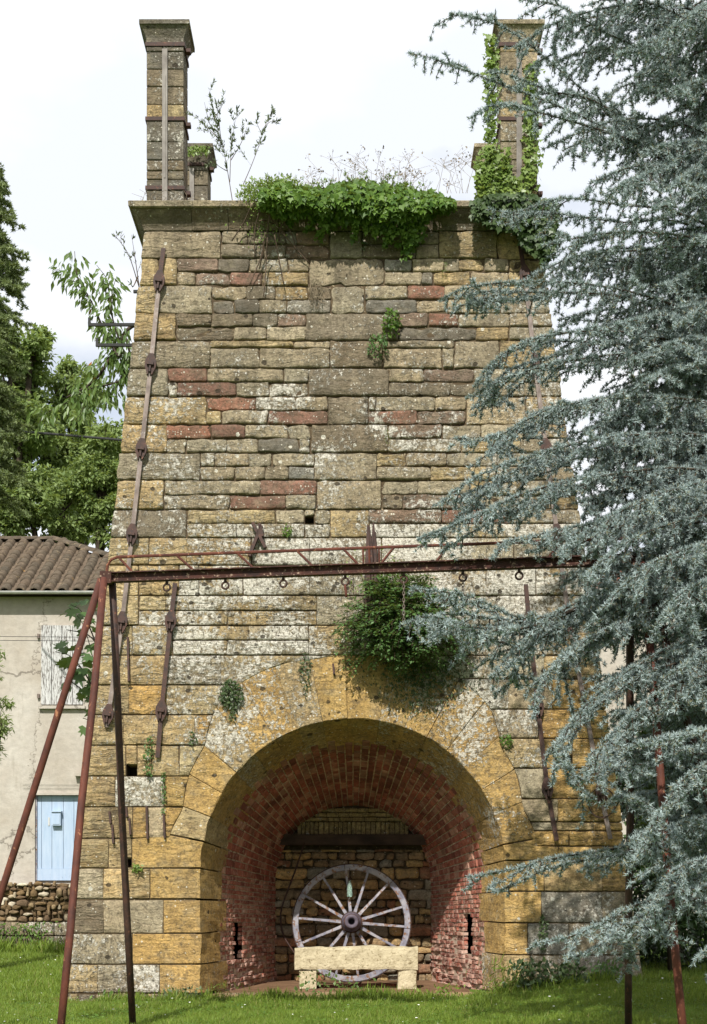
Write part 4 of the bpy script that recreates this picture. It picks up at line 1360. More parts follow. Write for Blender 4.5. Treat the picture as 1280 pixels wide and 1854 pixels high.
# ------------------------------------------------------------------ rusty gantry
def gantry():
    PL, PR = at(193, 1046, 15.3), at(1150, 1013, 14.4)
    t = empty('rusty_gantry', (0, 15, 0))
    tag(t, 'tall rusty steel frame on splayed pipe legs with a long ringed beam', 'gantry')
    ax = (PR-PL).normalized()
    upv = Vector((0, 0, 1)); upv = (upv - ax*upv.dot(ax)).normalized(); fr = ax.cross(upv)
    mb = MB()
    for w, h, o_ in ((.10, .012, .046), (.008, .08, 0), (.10, .012, -.046)):
        p0, p1 = PL + upv*o_, PR + upv*o_
        a = fr*w/2; b = upv*h/2
        V = [p + a*i + b*j for p in (p0, p1) for i, j in ((-1,-1),(1,-1),(1,1),(-1,1))]
        mb.add(V, [(0,3,2,1),(4,5,6,7),(0,1,5,4),(1,2,6,5),(2,3,7,6),(3,0,4,7)])
    beam = mb.build('beam', M['rust_beam'], t)
    def on(px):      # point on the beam under a photo column
        lo, hi = 0.0, 1.0
        for _ in range(40):
            m = (lo+hi)/2; p = PL.lerp(PR, m)
            if HX + p.x/p.y*F < px: lo = m
            else: hi = m
        return PL.lerp(PR, lo)
    # upper rail with bent ends, and the struts
    r0 = PL + upv*.02
    pts = [r0, PL + upv*.13 + ax*.01, PL + upv*.19 + ax*.05, PL + upv*.215 + ax*.12]
    q = PR
    pts += [on(400) + upv*.215, on(640) + upv*.215, on(900) + upv*.215, q + upv*.215 - ax*.12, q + upv*.19 - ax*.05, q + upv*.13 - ax*.01, q + upv*.02]
    mb = MB(); mb.tube(pts, .016, 6); mb.build('upper_rail', M['rust'], t)
    for a, b in ((215, 240), (320, 350), (430, 458), (538, 565), (622, 648), (713, 690), (812, 790), (915, 893), (1015, 993), (1090, 1070)):
        mb = MB(); mb.tube([on(a) + upv*.21, on(b) + upv*.05], .013, 6); mb.build('strut', M['rust'], t)
    for px in (657, 668, 686):
        mb = MB(); mb.tube([on(px) + upv*.21, on(px+1) + upv*.05], .011, 6); mb.build('strut', M['rust'], t)
    # eye rings under the beam
    for px in (302, 408, 513, 625, 731, 838, 940):
        c = on(px) - upv*.125
        mb = MB()
        mb.box(c.x-.014, c.x+.014, c.y-.014, c.y+.014, c.z+.045, c.z+.078)
        n = 16
        rp = [c + ax*.036*math.cos(2*PI*k/n) + upv*.036*math.sin(2*PI*k/n) for k in range(n)]
        mb.tube(rp + [rp[0]], .011, 6, False)
        mb.build('eye_ring', M['rust_dark'], t)
    # legs
    rv = lambda: Vector((random.uniform(-.012, .012), random.uniform(-.012, .012), 0))
    def leg(a, b, mat='rust'):
        mb = MB(); mb.tube([a, a.lerp(b, .25) + rv(), a.lerp(b, .5) + rv(), a.lerp(b, .75) + rv(), b], .040, 12); mb.build('leg', M[mat], t, True)
    top = PL - upv*.05
    leg(top + Vector((-.02, -.05, .03)), Vector((-2.86, 13.9, -.05)))
    leg(top + Vector((.05, .06, .03)), Vector((-2.51, 16.35, -.05)), 'rust_dark')
    leg(top + Vector((-.06, .02, .04)), Vector((-4.30, 15.5, -.05)))
    top = PR - upv*.05
    leg(top + Vector((.06, -.05, 0)), Vector((3.06, 13.2, -.05)))
    leg(top + Vector((-.04, .05, 0)), Vector((2.985, 15.6, -.05)), 'rust_dark')
    leg(top + Vector((.10, 0, 0)), Vector((4.3, 14.7, -.05)), 'rust_dark')
    for p in (PL, PR):
        mb = MB(); mb.box(p.x-.06, p.x+.06, p.y-.075, p.y+.075, p.z-.07, p.z+.055); mb.build('head_bracket', M['rust_beam'], t)
    # things hanging from it
    def chain(px, n, label):
        c = on(px) - upv*.165
        mb = MB()
        for k in range(n):
            cc = c - Vector((0, 0, .034*k))
            s = Vector((1, 0, 0)) if k % 2 else Vector((0, 1, 0))
            rp = [cc + s*.011*math.cos(2*PI*i/10) + Vector((0, 0, 1))*.024*math.sin(2*PI*i/10) for i in range(10)]
            mb.tube(rp + [rp[0]], .005, 4, False)
        o = mb.build('chain', M['iron'], None, True)
        tag(o, label, 'chain')
    chain(731, 13, 'short grey chain hanging from the beam in front of the green shrub')
    chain(838, 12, 'rusty chain hanging from the beam beside the blue cedar branches')
    c = on(625) - upv*.16
    mb = MB(); mb.tube([c, c - Vector((0, 0, .02)), c + Vector((.01, -.01, -.09)), c + Vector((.012, -.01, -.13))], .014, 8)
    o = mb.build('iron_hook', M['rust'], None, True); tag(o, 'short rusty iron hook hanging from the middle ring of the beam', 'hook')
gantry()

# splintered stake above the arch
mb = MB()
for k in range(9):
    x = 672 + random.uniform(-9, 9); h = random.uniform(0, 40)
    mb.tube([PF(x + random.uniform(-4, 4), 1110, .10 + random.uniform(0, .1)), PF(x, 1020, .14 + random.uniform(0, .08)), PF(x + random.uniform(-5, 5), 950 + h, .13 + random.uniform(0, .1))], [.03, .028, .008], 5)
o = mb.build('broken_stake', M['rust_dark'], None)
tag(o, 'splintered dark wooden stump sticking up from the wall above the green shrub', 'stump')

# ------------------------------------------------------------------ houses
def canal_tile_mesh(w, l, h):
    V, fs = [], []
    n = 6
    for k, (y, ww) in enumerate(((0, 1.0), (l, .86))):
        for i in range(n+1):
            a = PI*i/n
            V.append((-math.cos(a)*w/2*ww, y, math.sin(a)*h*ww))
    for k, (y, ww) in enumerate(((0, .86), )):
        for i in range(n+1):
            a = PI*i/n
            V.append((-math.cos(a)*w/2*ww, y, math.sin(a)*h*ww - .018))
    for i in range(n):
        fs.append((i, i+1, n+1+i+1, n+1+i)); fs.append((i, 2*(n+1)+i, 2*(n+1)+i+1, i+1))
    me = bpy.data.meshes.new('roof_tile')
    me.from_pydata(V, [], fs); me.update()
    me.polygons.foreach_set('use_smooth', [True]*len(me.polygons))
    return me

def house(name, label, x0, x1, Y, ze, zr, depth, ridge_x, hip_x, tmat, tilt=0):
    h = empty(name, ((x0+x1)/2, Y, 0)); tag(h, label, 'house')
    mb = MB(); mb.box(x0, x1, Y, Y+depth, -.1, ze-.05); mb.build('wall', M['render'], h)
    over = .45
    yr = Y + depth/2
    run = yr - (Y-over)
    sl = (zr-ze)/run
    hx = hip_x                        # eave corner of the hip
    V = [(x0-.3, Y-over, ze), (hx, Y-over, ze), (ridge_x, yr, zr), (x0-.3, yr, zr), (hx, Y+depth+over, ze), (x0-.3, Y+depth+over, ze)]
    roof = mesh('roof', V + [Vector(v)-Vector((0, 0, .08)) for v in V], [(0,1,2,3),(1,4,2),(3,2,4,5),(6,9,8,7),(7,8,10),(9,11,10,8),(0,6,7,1),(1,7,10,4)], tmat, h)
    me = canal_tile_mesh(.25, .42, .115); me.materials.append(tmat)
    ang = math.atan(sl)
    cnt = 0
    x = x0 - .15
    while x < hx and cnt < 285:
        k = 0
        while True:
            s = k*.33 - .04
            y = Y - over + s*math.cos(ang); z = ze + s*math.sin(ang)
            lim = ridge_x + (hx-ridge_x)*(1-(y-(Y-over))/run)
            if y > yr - .15 or x > lim - .05: break
            if cnt < 290:
                o = link('roof_tile', me, None, roof)
                o.matrix_basis = Matrix.Translation((x + random.uniform(-.012, .012), y, z + .012)) @ Matrix.Rotation(ang - .03, 4, 'X') @ Matrix.Rotation(random.uniform(-.02, .02), 4, 'Z')
                cnt += 1
            k += 1
        x += .335
    me2 = canal_tile_mesh(.27, .48, .11); me2.materials.append(tmat)
    p0, p1 = Vector((hx, Y-over, ze)), Vector((ridge_x, yr, zr))
    dv = p1-p0; n = int(dv.length/.42)
    q = dv.to_track_quat('Y', 'Z').to_matrix().to_4x4()
    for k in range(n):
        o = link('ridge_tile', me2, None, roof)
        o.matrix_basis = Matrix.Translation(p0 + dv*(k/n) + Vector((0, 0, .04))) @ q
    k = 0
    while ridge_x - k*.42 > x0:
        o = link('ridge_tile', me2, None, roof)
        o.matrix_basis = Matrix.Translation((ridge_x - k*.42, yr, zr+.03)) @ Matrix.Rotation(math.radians(90), 4, 'Z')
        k += 1
    mb = MB()
    m = 8
    V, fs = [], []
    for xx in (x0-.3, hx):
        for i in range(m+1):
            a = PI + PI*i/m
            V.append((xx, Y-over-.06 + .065*math.cos(a), ze - .005 + .065*math.sin(a)))
    for i in range(m): fs.append((i, i+1, m+1+i+1, m+1+i))
    mesh('gutter', V, fs, M['white_metal'], h)
    return h

YH = 34.0
hl = house('farmhouse', 'cream rendered house with a brown tiled roof on the left of the tower', -12.0, -3.6, YH, CZ + (HY-1071)/F*(YH-.45), 10.45, 6.0, (98-HX)/F*37, -3.2, M['tile'])
def hp(px, py, dy=0.0): return at(px, py, YH + dy)
SK = .14
d0, d1 = hp(66, 1441), hp(146, 1594)
mb = MB()
ztop = CZ + (HY-1071)/F*(YH-.45) - .06
mb.box(-12.0, d0.x-.004, YH-SK, YH-.002, -.1, ztop); mb.box(d1.x+.004, -3.6, YH-SK, YH-.002, -.1, ztop)
mb.box(d0.x-.003, d1.x+.003, YH-SK, YH-.002, d0.z+.05, ztop)
mb.build('wall', M['render'], hl)
YW = YH
YH = YW - SK
# shutter: four planks, sill, hinge
sh = None
a, b = hp(75, 1133), hp(151, 1276)
bw = (b.x-a.x)/4
fr = MB().box(a.x-.03, b.x+.03, YH-.02, YH-.003, b.z-.03, a.z+.03).build('window', M['render'], hl)
for k in range(4):
    MB().box(a.x+bw*k+.008, a.x+bw*(k+1)-.008, YH-.06 - .004*(k % 2), YH-.022, b.z, a.z).build('shutter_plank', M['shutter'], fr)
MB().box(a.x-.05, b.x+.05, YH-.10, YH-.003, b.z-.10, b.z-.032).build('sill', M['render'], fr)
for zz in (a.z-.25, b.z+.2):
    MB().box(a.x-.09, a.x-.032, YH-.07, YH-.01, zz-.05, zz+.05).build('hinge', M['iron'], fr)
YH = YW
# door with planks, board at the foot, mailbox
a, b = hp(66, 1441), hp(146, 1594)
dr = MB().box(a.x, b.x, YH-.015, YH-.003, b.z, a.z).build('door', M['blue_paint'], hl)
x = a.x + .03
for w in (.10, .245, .27, .25, .14):
    MB().box(x+.005, x+w-.005, YH-.045, YH-.016, b.z+.28, a.z).build('door_plank', M['blue_paint'], dr); x += w
MB().box(a.x+.03, b.x, YH-.06, YH-.016, b.z, b.z+.277).build('kick_board', M['blue_paint'], dr)
MB().box(a.x, a.x+.028, YH-.09, YH-.016, b.z, a.z).build('door_post', M['wood_grey'], dr)
MB().box(a.x-.12, b.x+.1, YH-SK-.05, YH-SK-.002, a.z+.01, a.z+.06).build('door_hood', M['render'], hl)
m0, m1 = hp(96, 1471), hp(112, 1495)
bx = MB().box(m0.x, m1.x, YH-.16, YH-.047, m1.z, m0.z).build('letter_box', M['blue_paint'], dr)
MB().box(m0.x+.03, m1.x-.02, YH-.166, YH-.161, m1.z+.03, m0.z-.04).box(m0.x-.02, m1.x+.02, YH-.18, YH-.047, m0.z+.002, m0.z+.03)
mb = MB(); mb.box(m0.x+.03, m1.x-.02, YH-.17, YH-.162, m1.z+.03, m0.z-.05); mb.box(m0.x-.02, m1.x+.02, YH-.19, YH-.047, m0.z+.002, m0.z+.03)
o = mb.build('letter_box_lid', M['blue_paint'], dr)
m0, m1 = hp(88, 1480), hp(91, 1495)
MB().box(m0.x, m1.x, YH-.06, YH-.046, m1.z, m0.z).build('push_plate', M['white_metal'], dr)
YH = YW - SK
m0 = hp(137, 1402); MB().box(m0.x, m0.x+.3, YH-.16, YH-.004, m0.z-.05, m0.z+.03).build('bracket_stone', M['render'], hl)
YH = YW - SK
mb = MB(); mb.tube([hp(180, 1079, -.5), hp(181, 1200, -.1), hp(182, 1420, -.1)], .04, 8); mb.build('drain_pipe', M['white_metal'], hl)

YH = YW
hr = house('red_roofed_house', 'pale house with a red tiled roof glimpsed through the cedar behind the tower', 5.0, 13.0, 36.0, CZ + (HY-1066)/F*35.5, 10.4, 6.0, 12.0, 14.0, M['tile_red'])

# low retaining wall under the house
yw = 33.3
lw = empty('retaining_wall', (-7, yw, 0)); tag(lw, 'low retaining wall of small rubble on big base blocks below the house', 'wall')
MB().box(-12, -3.2, yw+.1, YH-.01, -.1, 1.62).build('wall_core', M['mortar'], lw)
def wf(u, v, o): return Vector((u, yw - o, v))
x = -9.4
col = []
acc = MB()
z = .76
while z < 1.60:
    h = random.uniform(.07, .15); x = -9.6
    while x < -4.2:
        w = random.uniform(.06, .30)
        hh = h*random.uniform(.55, 1.35)
        dz = random.uniform(-.03, .03)
        me = stone_mesh('r', [(x, z+dz), (x+w*.5, z+dz-.02), (x+w, z+dz+random.uniform(-.03, .03)), (x+w*.95, z+dz+hh), (x+w*.4, z+dz+hh+.02), (x+.01, z+dz+hh*.8)], wf, prot=random.uniform(-.05, .06), depth=.12, joint=.012, rough=.02, corner=.06, step=.3, bev=.04, wob=.02)
        acc.add([v.co for v in me.vertices], [tuple(p.vertices) for p in me.polygons]); bpy.data.meshes.remove(me)
        x += w
    z += h
o = acc.build('rubble_facing', M['rubble'], lw, True); o['kind'] = 'stuff'
for (xa, xb, za, zb, c) in ((-9.6,-8.1,.42,.75,'b'),(-8.09,-6.95,.42,.74,'t'),(-6.94,-6.5,.42,.74,'t'),(-6.49,-4.2,.40,.75,'t'),(-9.6,-7.6,-.1,.41,'b'),(-7.59,-6.55,-.1,.41,'b'),(-6.54,-6.2,-.1,.41,'n'),(-6.19,-5.4,-.1,.39,'w'),(-5.39,-4.2,-.1,.39,'t')):
    me = stone_mesh('stone', [(xa, za), (xb, za), (xb, zb), (xa, zb)], wf, prot=random.uniform(0, .04), depth=.1)
    o = link('stone', me, M['stone'], lw); o.color = jit(A(*CODES[c])); o['lichen'] = .5; o['spots'] = .2; o['bedding'] = .3

# wires
for i, (pts, r, lab) in enumerate((([at(-60, 772, 30), at(60, 783, 28.5), at(225, 797, 26)], .022, 'thick dark cable running from the dark spruce to the flank of the tower'),
                     ([at(-60, 1152, 31), at(80, 1153, 31), at(190, 1154, 30)], .006, 'upper of two thin wires stretched across the shuttered house wall'),
                     ([at(-60, 1159, 31), at(80, 1160, 31), at(190, 1161, 30)], .006, 'lower of two thin wires stretched across the shuttered house wall'))):
    mb = MB(); mb.tube(pts, r, 6); o = mb.build('wire', M['lead'], None, True); tag(o, lab, 'wire')
print('stones', len(front_stones), 'bricks', len(bricks))

# ------------------------------------------------------------------ vegetation
def rvec(s=1.0):
    return Vector((random.gauss(0, s), random.gauss(0, s), random.gauss(0, s)))

class Spray:
    """collects twigs (tapered segments) and the segments that carry needles"""
    def __init__(s): s.p0 = []; s.p1 = []; s.r0 = []; s.r1 = []; s.n0 = []; s.n1 = []
    def twig(s, a, b, r0, r1): s.p0.append(a[:]); s.p1.append(b[:]); s.r0.append(r0); s.r1.append(r1)
    def needles(s, a, b): s.n0.append(a[:]); s.n1.append(b[:])

def conifer_limb(sp, pts, dens=1.0, bare=0.15, hang=0.5, lat=0.75, r=0.022, spread=1.0):
    """a limb with flat side sprays and hanging shoots, all carrying needles"""
    P = spline(pts, .09)
    n = len(P)
    L = sum((P[i+1]-P[i]).length for i in range(n-1))
    acc = 0; nxt = 0; side = 1
    for i in range(n-1):
        f = acc/L
        sp.twig(P[i], P[i+1], r*(1-f*.85), r*(1-(acc+.09)/L*.85) if acc+.09 < L else r*.12)
        t = (P[i+1]-P[i]).normalized()
        if f > bare*.6:
            sp.needles(P[i], P[i+1]); sp.needles(P[i], P[i+1])
        if f > bare and acc >= nxt:
            nxt = acc + random.uniform(.04, .085)/dens
            side = -side
            up = Vector((0, 0, 1)); sd = t.cross(up).normalized()*side
            rem = 1-f
            if random.random() < hang:
                d = (Vector((0, 0, -1)) + sd*random.uniform(-.1, .5) + t*random.uniform(-.1, .6)).normalized(); ln = random.uniform(.12, .45)*lat*(.55+.65*rem)
            else:
                a = math.radians(random.uniform(32, 70))
                d = (t*math.cos(a) + sd*math.sin(a)*spread + Vector((0, 0, random.uniform(-.35, .12)))).normalized(); ln = random.uniform(.25, .85)*lat*(.5+.65*rem)
            q = P[i].copy(); m = max(2, int(ln/.07)); dd = d.copy()
            for k in range(m):
                g = k/m
                q2 = q + dd*ln/m
                sp.twig(q, q2, .009*(1-.7*g), .009*(1-.7*(k+1)/m))
                sp.needles(q, q2)
                if ln > .22 and random.random() < .85:
                    s2 = dd.cross(up); s2 = s2.normalized()*(1 if k % 2 else -1) if s2.length > .2 else rvec().normalized()
                    e = (dd*.7 + s2*random.uniform(.2, .9) + Vector((0, 0, random.uniform(-.9, .1)))).normalized()
                    l2 = random.uniform(.06, .20)*(1-.4*g)
                    sp.twig(q2, q2+e*l2, .004, .002); sp.needles(q2, q2+e*l2)
                q = q2; dd = (dd + Vector((0, 0, -.10)) + rvec(.06)).normalized()
        acc += (P[i+1]-P[i]).length

def needle_mesh(name, sp, mat, parent, spacing=.026, size=.048, nn=11, wid=.115, seed=3):
    P0, P1 = np.array(sp.n0), np.array(sp.n1)
    L = np.linalg.norm(P1-P0, axis=1)
    k = np.maximum(1, np.round(L/spacing).astype(int))
    idx = np.repeat(np.arange(len(L)), k)
    t = rng.random(len(idx))
    P = P0[idx] + (P1-P0)[idx]*t[:, None] + rng.normal(0, .005, (len(idx), 3))
    D = (P1-P0)[idx]/np.maximum(L[idx], 1e-6)[:, None]*.35 + rng.normal(0, .6, (len(idx), 3)) + np.array([0, 0, .35])
    N = rng.normal(size=(len(idx), 3))
    Vs, Ts, off = [], [], 0
    for q in range(4):
        m = np.arange(len(idx)) % 4 == q
        V, T = scatter_arrays(tuft(nn, wid, seed+q), P[m], D[m], N[m], size*rng.uniform(.7, 1.2, m.sum()))
        Vs.append(V); Ts.append(T+off); off += len(V)
    print(name, len(idx), 'tufts', sum(len(t) for t in Ts), 'tris')
    return tri_mesh(name, np.concatenate(Vs), np.concatenate(Ts), mat, parent)

# --- blue cedar on the right
def cedar():
    t = empty('blue_cedar', (5.3, 16.6, 0))
    tag(t, 'huge blue-grey cedar with drooping needle-covered branches filling the right side', 'tree')
    mb = MB(); mb.tube(spline([(5.4, 16.6, -.2), (5.35, 16.6, 3), (5.2, 16.5, 7), (5.1, 16.5, 11), (5.0, 16.5, 15)], 1.0), [.34 - .02*i for i in range(len(spline([(5.4, 16.6, -.2), (5.35, 16.6, 3), (5.2, 16.5, 7), (5.1, 16.5, 11), (5.0, 16.5, 15)], 1.0)))], 12)
    mb.build('trunk', M['bark'], t, True)
    sp = Spray()
    def L(pts, body=False, **k):
        k['lat'] = k.get('lat', .7)*(1.0 if body else 1.25)
        conifer_limb(sp, [at(*p) for p in pts], **k)
        for rep in range(0 if body else (2 if pts[-1][1] > 440 else 1 if pts[-1][0] > 860 else 0)):
            o = [random.uniform(-14, 26) for _ in pts]
            m = len(pts)
            q = [(x + (random.uniform(30, 80) if i == m-1 else random.uniform(-10, 20)), y + o[i]*(.3 if i == 0 else 1) + 10, Y + random.uniform(.1, .9)) for i, (x, y, Y) in enumerate(pts)]
            conifer_limb(sp, [at(*p) for p in q], **k)
    # the limbs that reach out over the tower, traced tip by tip
    L([(1460, 470, 16.4), (1200, 290, 16.0), (1040, 205, 15.6), (900, 150, 15.2), (790, 108, 15.0), (738, 96, 15.0)], hang=.5, lat=.62, dens=.9)
    L([(1460, 430, 16.6), (1170, 260, 16.9), (1040, 150, 16.9), (930, 60, 16.8), (850, 30, 16.7), (815, 27, 16.6)], hang=.5, lat=.62)
    L([(1200, 275, 16.1), (1100, 240, 15.7), (1000, 210, 15.4), (900, 190, 15.2), (850, 215, 15.1)], hang=.55, lat=.6)
    L([(1230, 300, 16.2), (1090, 190, 16.1), (1000, 165, 16.0), (905, 130, 15.8)], hang=.5, lat=.6)
    L([(1300, 180, 16.5), (1200, 110, 16.3), (1100, 60, 16.0), (1010, 10, 15.8), (940, 0, 15.7)], hang=.6, lat=.6)
    L([(1380, 150, 16.5), (1250, 40, 16.1), (1130, -10, 15.8), (1040, -30, 15.7)], hang=.6, lat=.7)
    L([(1400, 40, 17), (1300, -60, 16.6), (1200, -80, 16.4)], hang=.7, lat=.9)
    L([(1400, 330, 17), (1250, 180, 17.2), (1150, 150, 17.3), (1080, 190, 17.4)], hang=.6, lat=.7)
    L([(1420, 480, 16.0), (1240, 390, 15.5), (1120, 370, 15.2), (1020, 360, 15.0), (930, 385, 14.9), (880, 378, 14.9)], hang=.55, lat=.6, dens=.9)
    L([(1420, 420, 16.2), (1250, 320, 15.6), (1160, 300, 15.4), (1070, 330, 15.2)], hang=.6, lat=.7)
    L([(1420, 520, 15.6), (1290, 440, 15.2), (1150, 420, 15.0), (1050, 430, 14.9), (985, 445, 14.8)], hang=.6, lat=.65)
    L([(1440, 650, 16.0), (1240, 560, 15.4), (1100, 520, 15.0), (960, 510, 14.8), (850, 520, 14.7), (795, 545, 14.7)], hang=.5, lat=.6)
    L([(1400, 600, 17.0), (1230, 520, 16.8), (1110, 480, 16.6), (1030, 500, 16.5)], hang=.6, lat=.7)
    L([(1440, 700, 15.8), (1260, 630, 15.3), (1120, 600, 15.0), (980, 610, 14.7), (900, 650, 14.6), (855, 705, 14.6)], hang=.55, lat=.62)
    L([(1440, 740, 15.5), (1280, 660, 15.2), (1150, 640, 15.0), (1000, 660, 14.8), (905, 690, 14.7), (845, 722, 14.7)], hang=.55, lat=.55)
    L([(1440, 800, 15.4), (1280, 730, 14.9), (1130, 720, 14.6), (1000, 740, 14.4), (900, 790, 14.3), (835, 800, 14.3)], hang=.4, lat=.65, dens=1.1)
    L([(1440, 850, 15.2), (1280, 790, 14.7), (1120, 790, 14.4), (980, 820, 14.2), (860, 865, 14.0), (800, 912, 14.0)], hang=.4, lat=.68, dens=1.15)
    L([(1440, 900, 15.0), (1260, 850, 14.5), (1100, 860, 14.2), (960, 890, 14.0), (850, 940, 13.9), (755, 978, 13.8)], hang=.5, lat=.6, dens=1.05)
    L([(1440, 960, 15.0), (1260, 920, 14.5), (1120, 940, 14.2), (1010, 960, 14.0), (905, 985, 13.9)], hang=.5, lat=.7)
    L([(1440, 1010, 15.4), (1260, 1010, 14.6), (1100, 1080, 14.2), (960, 1120, 13.8), (850, 1080, 13.5), (745, 1065, 13.4)], hang=.55, lat=.62, dens=1.05)
    L([(1080, 1085, 14.1), (960, 1135, 13.8), (850, 1135, 13.6), (780, 1115, 13.5), (725, 1135, 13.4)], hang=.5, lat=.55, bare=.3)
    L([(1440, 1060, 15.0), (1260, 1040, 14.3), (1130, 1060, 14.0), (1010, 1110, 13.7), (920, 1190, 13.6), (885, 1230, 13.5)], hang=.5, lat=.62)
    L([(1440, 1100, 14.8), (1260, 1090, 14.0), (1120, 1130, 13.7), (1020, 1190, 13.4), (960, 1270, 13.3)], hang=.5, lat=.62)
    L([(1440, 1160, 14.6), (1290, 1150, 13.8), (1180, 1190, 13.3), (1090, 1250, 13.0), (1020, 1330, 12.9), (1000, 1420, 12.9)], hang=.5, lat=.55)
    L([(1440, 1240, 14.3), (1310, 1220, 13.2), (1200, 1250, 12.8), (1110, 1330, 12.6), (1060, 1400, 12.5)], hang=.45, lat=.55)
    L([(1440, 1350, 14.2), (1330, 1320, 12.9), (1240, 1330, 12.5), (1160, 1345, 12.3)], hang=.45, lat=.5, dens=1.1)
    L([(1440, 1400, 14.0), (1340, 1370, 12.8), (1250, 1400, 12.4), (1190, 1480, 12.2), (1150, 1560, 12.2)], hang=.5, lat=.55, dens=1.1)
    L([(1440, 1480, 14.0), (1320, 1470, 13.4), (1210, 1500, 13.0), (1140, 1520, 12.9)], hang=.5, lat=.6)
    L([(1440, 1520, 15.0), (1280, 1500, 14.6), (1150, 1530, 14.4), (1000, 1555, 14.2), (900, 1580, 14.1), (845, 1588, 14.1)], hang=.35, lat=.42, dens=.85)
    L([(1440, 1600, 14.0), (1320, 1560, 13.0), (1230, 1570, 12.6), (1180, 1640, 12.4), (1160, 1690, 12.3)], hang=.5, lat=.5, dens=1.1)
    L([(1380, 1600, 13.6), (1260, 1610, 12.9), (1150, 1640, 12.6), (1050, 1690, 12.4), (960, 1712, 12.3)], hang=.4, lat=.36, dens=.9)
    L([(1440, 1640, 14.6), (1300, 1600, 14.2), (1200, 1640, 14.0), (1130, 1690, 14.0), (1080, 1730, 14.0)], hang=.6, lat=.45)
    L([(1440, 1740, 13.8), (1340, 1710, 12.9), (1280, 1720, 12.6), (1255, 1745, 12.5)], hang=.4, lat=.3)
    for p_ in ([(1400, 300, 16.4), (1250, 230, 16.0), (1140, 215, 15.8), (1050, 240, 15.7), (985, 270, 15.6)], [(1400, 240, 16.8), (1260, 130, 16.6), (1150, 90, 16.5), (1060, 95, 16.4), (990, 120, 16.4)], [(1400, 100, 16.4), (1260, 20, 16.1), (1130, 10, 15.9), (1010, 40, 15.8), (930, 90, 15.7)],
               [(1420, 560, 16.4), (1250, 470, 16.0), (1130, 450, 15.8), (1030, 470, 15.7), (960, 500, 15.6)], [(1420, 640, 16.4), (1250, 590, 16.0), (1120, 560, 15.8), (1010, 580, 15.7)], [(1400, 380, 16.9), (1270, 300, 16.9), (1180, 260, 16.8), (1100, 270, 16.8)]):
        L(p_, hang=.6, lat=.72)
    # sprays in front of the right end of the gantry
    L([(1440, 930, 14.4), (1300, 930, 13.8), (1180, 960, 13.5), (1110, 1000, 13.4), (1050, 1050, 13.3)], hang=.5, lat=.7)
    L([(1440, 980, 14.2), (1310, 980, 13.5), (1200, 1010, 13.2), (1130, 1060, 13.1), (1085, 1110, 13.1)], hang=.5, lat=.7)
    L([(1440, 880, 14.6), (1300, 870, 13.9), (1180, 900, 13.6), (1080, 950, 13.5), (1010, 1000, 13.4)], hang=.5, lat=.7)
    L([(1440, 1020, 14.2), (1330, 1040, 13.4), (1240, 1070, 13.0), (1190, 1130, 12.9)], hang=.5, lat=.7)
    L([(1440, 1180, 14.2), (1330, 1160, 13.4), (1260, 1190, 13.0), (1200, 1230, 12.9)], hang=.5, lat=.6)
    # the body of the crown nearer the trunk
    for py in range(-20, 1560, 25):
        for k in range(3 if py > 480 else 2):
            Y = random.uniform(14.2, 19.0) if py < 1150 else random.uniform(13.6, 16.5)
            lo = 1060 if py < 700 else (990 if py < 1150 else 1110)
            tx = random.uniform(lo, 1250)
            if py < 480: tx = random.uniform(1120, 1290)
            ty = py + random.uniform(-20, 70)
            mid = (tx + 1460)/2
            L([(1470, py - 10, 16.6), (mid, py - random.uniform(15, 60), (16.6+Y)/2), ((tx+mid)/2, (py+ty)/2 - 18, Y*.6+16.6*.4), (tx, ty, Y)], True, hang=.5, lat=.9, dens=.9, bare=.1)
    seg_tubes('branches', sp.p0, sp.p1, sp.r0, sp.r1, M['bark'], t)
    needle_mesh('foliage', sp, M['needle'], t)
cedar()

# --- dark spruce at the left edge
def spruce():
    t = empty('dark_spruce', (-6.9, 27, 0)); tag(t, 'tall dark green spruce with drooping boughs cut by the left edge of the photo', 'tree')
    pl = spline([(-6.95, 27, -.1), (-6.9, 27, 6), (-6.85, 27, 12), (-6.8, 27, 16.5)], 1.0)
    mb = MB(); mb.tube(pl, [.22*(1-i/len(pl))+.02 for i in range(len(pl))], 10); mb.build('trunk', M['bark'], t, True)
    sp = Spray()
    for k in range(96):
        py = 300 + k*6.6
        z = CZ + (HY-py)/F*27
        a = random.uniform(-1.3, 1.9)
        ln = .35 + .75*min(1, (py-280)/260) * random.uniform(.55, 1.0)
        if py > 520: ln *= .82
        d = Vector((math.cos(a), -math.sin(a)*.9, 0))
        p = Vector((-6.95, 27, z + .2))
        conifer_limb(sp, [p, p + d*ln*.4 + Vector((0, 0, -.05)), p + d*ln*.75 + Vector((0, 0, -.22)), p + d*ln + Vector((0, 0, -.25))], dens=.75, hang=.6, lat=.62, r=.025, bare=.05)
    seg_tubes('branches', sp.p0, sp.p1, sp.r0, sp.r1, M['bark'], t)
    needle_mesh('foliage', sp, M['spruce'], t, .035, .085, 9, .17)
spruce()

